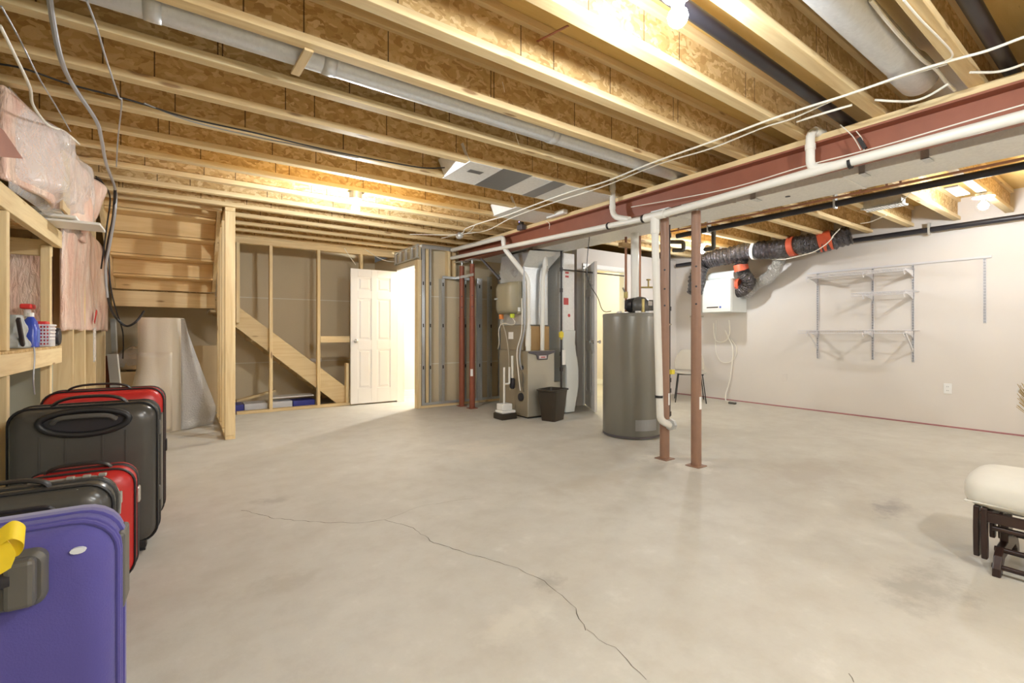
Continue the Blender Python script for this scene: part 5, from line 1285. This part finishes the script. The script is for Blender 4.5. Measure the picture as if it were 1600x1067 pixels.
# ---- things on the rack shelf
sx = -.80
def on_shelf(px, X=sx): return AX(px, 540, X).y
ZS = .981
y = on_shelf(43, -.86)
o = thing('spray_bottle', 'spray bottle with red and white trigger on the rack', 'spray bottle', (-.86, y, ZS))
MB().lathe([(.035, 0), (.042, .01), (.042, .10), (.034, .15), (.014, .185), (.013, .205)], (-.86, y, ZS), 20).build('bottle', 'clear_bottle', o, smooth=True)
MB().lathe([(.018, .20), (.02, .205), (.018, .24), (.014, .25)], (-.86, y, ZS), 14).build('collar', 'white_plastic', o, smooth=True)
MB().box((-.89, y-.05, ZS+.25), (-.83, y+.065, ZS+.285)).build('spray_head', 'red_plastic', o, bevel=.01)
MB().bar((-.86, y+.045, ZS+.25), (-.86, y+.075, ZS+.19), .015, .012).build('trigger', 'red_plastic', o, bevel=.003)
y = on_shelf(48, -.78)
o = thing('cleaner_bottle', 'blue cleaner bottle beside the white basket on the rack', 'bottle', (-.78, y, ZS))
MB().loft([rr(-.78, y, .035, .055, .02, ZS), rr(-.78, y, .035, .055, .02, ZS+.11), rr(-.78, y, .028, .042, .02, ZS+.16), rr(-.78, y, .014, .014, .012, ZS+.19)]).build('bottle', 'blue_liquid', o, smooth=True)
MB().box((-.746, y-.035, ZS+.03), (-.7435, y+.035, ZS+.11)).build('label', 'label_blue', o)
MB().cyl((-.78, y, ZS+.19), (-.78, y, ZS+.215), .016, 12).build('cap', 'white_plastic', o)
y = on_shelf(66, -.755)
o = thing('storage_basket', 'small white woven plastic basket with a red lid item on the rack', 'basket', (-.755, y, ZS))
mb = MB()
for k in range(7):
    z = ZS+.002+.022*k; g = .048+.0017*k
    mb.loft([rr(-.755, y, g, g+.022, .014, z), rr(-.755, y, g, g+.022, .014, z+.010), rr(-.755, y, g-.003, g+.019, .012, z+.010), rr(-.755, y, g-.003, g+.019, .012, z)], False)
for k in range(-3, 4):
    for s in (-1, 1): mb.box((-.755+s*.050-.002, y+k*.02-.003, ZS), (-.755+s*.050+.002, y+k*.02+.003, ZS+.145)); mb.box((-.755+k*.015-.003, y+s*.073-.002, ZS), (-.755+k*.015+.003, y+s*.073+.002, ZS+.145))
mb.box((-.80, y-.065, ZS), (-.71, y+.065, ZS+.003)); mb.build('basket_body', 'white_plastic', o)
MB().box((-.785, y-.05, ZS+.004), (-.725, y+.04, ZS+.165)).build('red_packet', 'red_plastic', o, bevel=.008)
y = on_shelf(82, -.79)
tag(MB().lathe([(.02, -.02), (.055, -.02), (.062, -.012), (.062, .012), (.055, .02), (.02, .02)], (-.716, 4.46, ZS+.063), 24, 'x').build('tape_roll', 'abs_black', smooth=True), 'dark round roll standing at the end of the rack shelf', 'roll')
y = on_shelf(24, -.79)
def bagf(u, v):
    from mathutils import noise as mn
    t = 2*PI*u; r = (.085*(1-.45*v))*(1+.25*mn.noise(Vector((math.cos(t)*2, math.sin(t)*2, v*4))))
    return (-.80+r*math.cos(t)*.8, y+r*math.sin(t), ZS+.002+.19*v)
tag(MB().grid(bagf, 24, 12).build('plastic_bag', 'grey_bag', smooth=True, solid=.002), 'crumpled grey plastic bag at the left end of the rack shelf', 'bag')
y = on_shelf(36, -.74)
tag(MB().bar((-.75, y-.05, ZS+.17), (-.75, y+.05, ZS+.015), .018, .03).build('brush', 'abs_black', bevel=.006), 'dark brush handle leaning between bag and bottle on the rack', 'brush')
y = on_shelf(13, -.725)
tag(MB().lathe([(.02, 0), (.026, .004), (.026, .06), (.024, .062), (.018, .01)], (-.775, y+.03, ZS), 16).build('cup', 'white_plastic', smooth=True), 'small white cup beside the rack post', 'cup')
wire([(-.695, on_shelf(53, -.695), .99), (-.69, on_shelf(54, -.69), .93), (-.69, on_shelf(52, -.69), .80), (-.69, on_shelf(54, -.69), .72)], .004, 'wire_grey', 'thin pale blue string hanging off the rack shelf edge', name='string')
tag(MB().box((-.738, 4.395, ZS), (-.704, 4.437, ZS+.012)).build('pocket_tool', 'grey_plastic', bevel=.003), 'flat dark tool lying at the end of the rack shelf', 'tool')

# ================================================================== things below the landing
rx, ryy, rr_ = -.19, 6.44, .208
o = thing('bubble_wrap_roll', 'huge upright roll of bubble wrap with a loose sheet trailing to the floor', 'bubble wrap', (rx, ryy, 0))
MB().lathe([(rr_, 0), (rr_, 1.23), (rr_-.02, 1.235), (.04, 1.235), (.04, 1.22)], (rx, ryy, 0), 48).build('roll', 'bubble_roll', o, smooth=True)
def flap(u, v):
    # u along from the roll tangent, v up
    top = AD(283, 500, 5.08); bot = AD(283, 672, 5.08)
    A_ = Vector((top.x, top.y, 1.225)).lerp(Vector((bot.x, bot.y, .01)), 1-v)
    e_top = AD(286, 499, 5.05); e1 = AD(338, 636, 5.35); e2 = AD(333, 660, 5.45)
    E = (e2.lerp(e1, min(1, v/.2)) if v < .2 else e1.lerp(e_top, (v-.2)/.8))
    if v == 0: E.z = .01
    E.z = max(E.z, .008)
    p = A_.lerp(E, u); p += Vector((.3, -.8, 0))*(.05*math.sin(u*PI)*(.4+v)+.015*math.sin(u*9+v*4))*(1 if 0 < u else 0)
    return p
MB().grid(flap, 24, 24).build('loose_sheet', 'bubble_film', o, smooth=True, solid=.004)
def skirt(u, v):
    t = PI*.75+u*PI*.9; r = rr_+.004+.06*max(0, math.sin(u*PI))*max(0, math.sin(min(1, v*1.25)*PI))
    return (rx+r*math.cos(t), ryy+r*math.sin(t), .01+.85*v)
MB().grid(skirt, 20, 14).build('bulging_layer', 'bubble_roll', o, smooth=True, solid=.004)
# clutter near the corner
a = AD(168, 622, 5.3)
M_ = Matrix.Translation((-.60, 6.25, 0)) @ Matrix.Rotation(.10, 4, 'Y') @ Matrix.Rotation(-.25, 4, 'Z')
def lean(px0, px1, ytop, d, mat, name, label, cat, th=.02, slant=10):
    b0, b1 = AD(px0+slant, 520, d), AD(px1+slant, 520, d); t0, t1 = AD(px0, ytop, d+.12), AD(px1, ytop, d+.12)
    b0.z = b1.z = 0.003
    n_ = (b1-b0).cross(t0-b0).normalized()*th
    return tag(MB().prism([b0, b1, t1, t0], n_).build(name, mat, bevel=.002), label, cat)
lean(164, 170, 556, 5.35, 'post_steel_red', 'brown_board', 'brown board standing on edge at the end of the studded left wall', 'board', .02, 2)
lean(169, 185, 553, 5.25, 'white_plastic', 'white_board', 'white board leaning against the brown board in the corner under the stairs', 'board', .02, 12)
lean(174, 182, 498, 5.75, 'pvc', 'white_plank', 'tall narrow white plank leaning in the corner behind the white board', 'plank', .02, 7)
c = AD(207, 585, 5.6)
o = thing('carton', 'open cardboard carton under the crumpled plastic bag below the landing', 'box', (c.x, c.y, 0))
MB().box((c.x-.17, c.y-.12, .0), (c.x+.17, c.y+.14, .61)).build('carton_body', 'cardboard', o, bevel=.004)
def bag2(u, v):
    from mathutils import noise as mn
    t = 2*PI*u; q = math.sin(PI*(.08+.9*v)); r = .19*q*(1+.3*mn.noise(Vector((math.cos(t)*2, math.sin(t)*2, v*5))))
    return (c.x+r*math.cos(t), c.y+r*math.sin(t)*.8, .615+.30*v)
tag(MB().grid(bag2, 30, 14).build('plastic_bag', 'clear_film', smooth=True, solid=.002), 'crumpled clear plastic bag on the carton under the landing', 'bag')
tag(MB().lathe([(.02, .62), (.11, .64), (.13, .71), (.08, .79), (.02, .81)], (c.x, c.y, 0), 16).build('brown_bundle', 'cardboard', smooth=True), 'tan bundle inside the clear bag under the landing', 'bundle')
tag(MB().box((c.x-.02, 7.45, 0), (c.x+.9, 7.49, .9)).build('brown_board', 'cardboard'), 'wide cardboard sheet standing at the back under the landing', 'board')
# flooring packs under the lower stairs
def pack(px0, px1, py0, py1, Y, mat, label, dep=.3):
    a_, b_ = AY(px0, py1, Y), AY(px1, py0, Y)
    return tag(MB().box((a_.x, Y, .002), (b_.x, Y+dep, b_.z)).build('flooring_pack', mat, bevel=.006), label, 'package', 'packs under the stairs')
pack(366, 381, 632, 642, 7.20, 'package_blue', 'blue wrapped pack under the stairs closest to the stair post')
pack(382, 418, 629, 642, 7.22, 'package_white', 'pale wrapped pack under the stairs right beside the blue one near the post')
pack(424, 457, 626, 640, 7.20, 'package_white', 'pale wrapped pack under the stairs between the two bare studs')
pack(458, 492, 624, 638, 7.21, 'package_blue', 'blue wrapped pack under the low end of the stairs')
a_ = AY(425, 619, 7.25); tag(MB().box((a_.x, 7.25, .15), (a_.x+.55, 7.5, .165)).build('wallboard_offcut', 'white_plastic'), 'white panel lying on the packs under the stairs', 'panel')
a_ = AY(370, 626, 7.4); tag(MB().bar((a_.x, 7.52, .12), (a_.x+.5, 7.6, .22), .08, .03).build('wood_offcut', 'lumber_x'), 'wood offcut resting on the packs under the stairs', 'wood offcut')
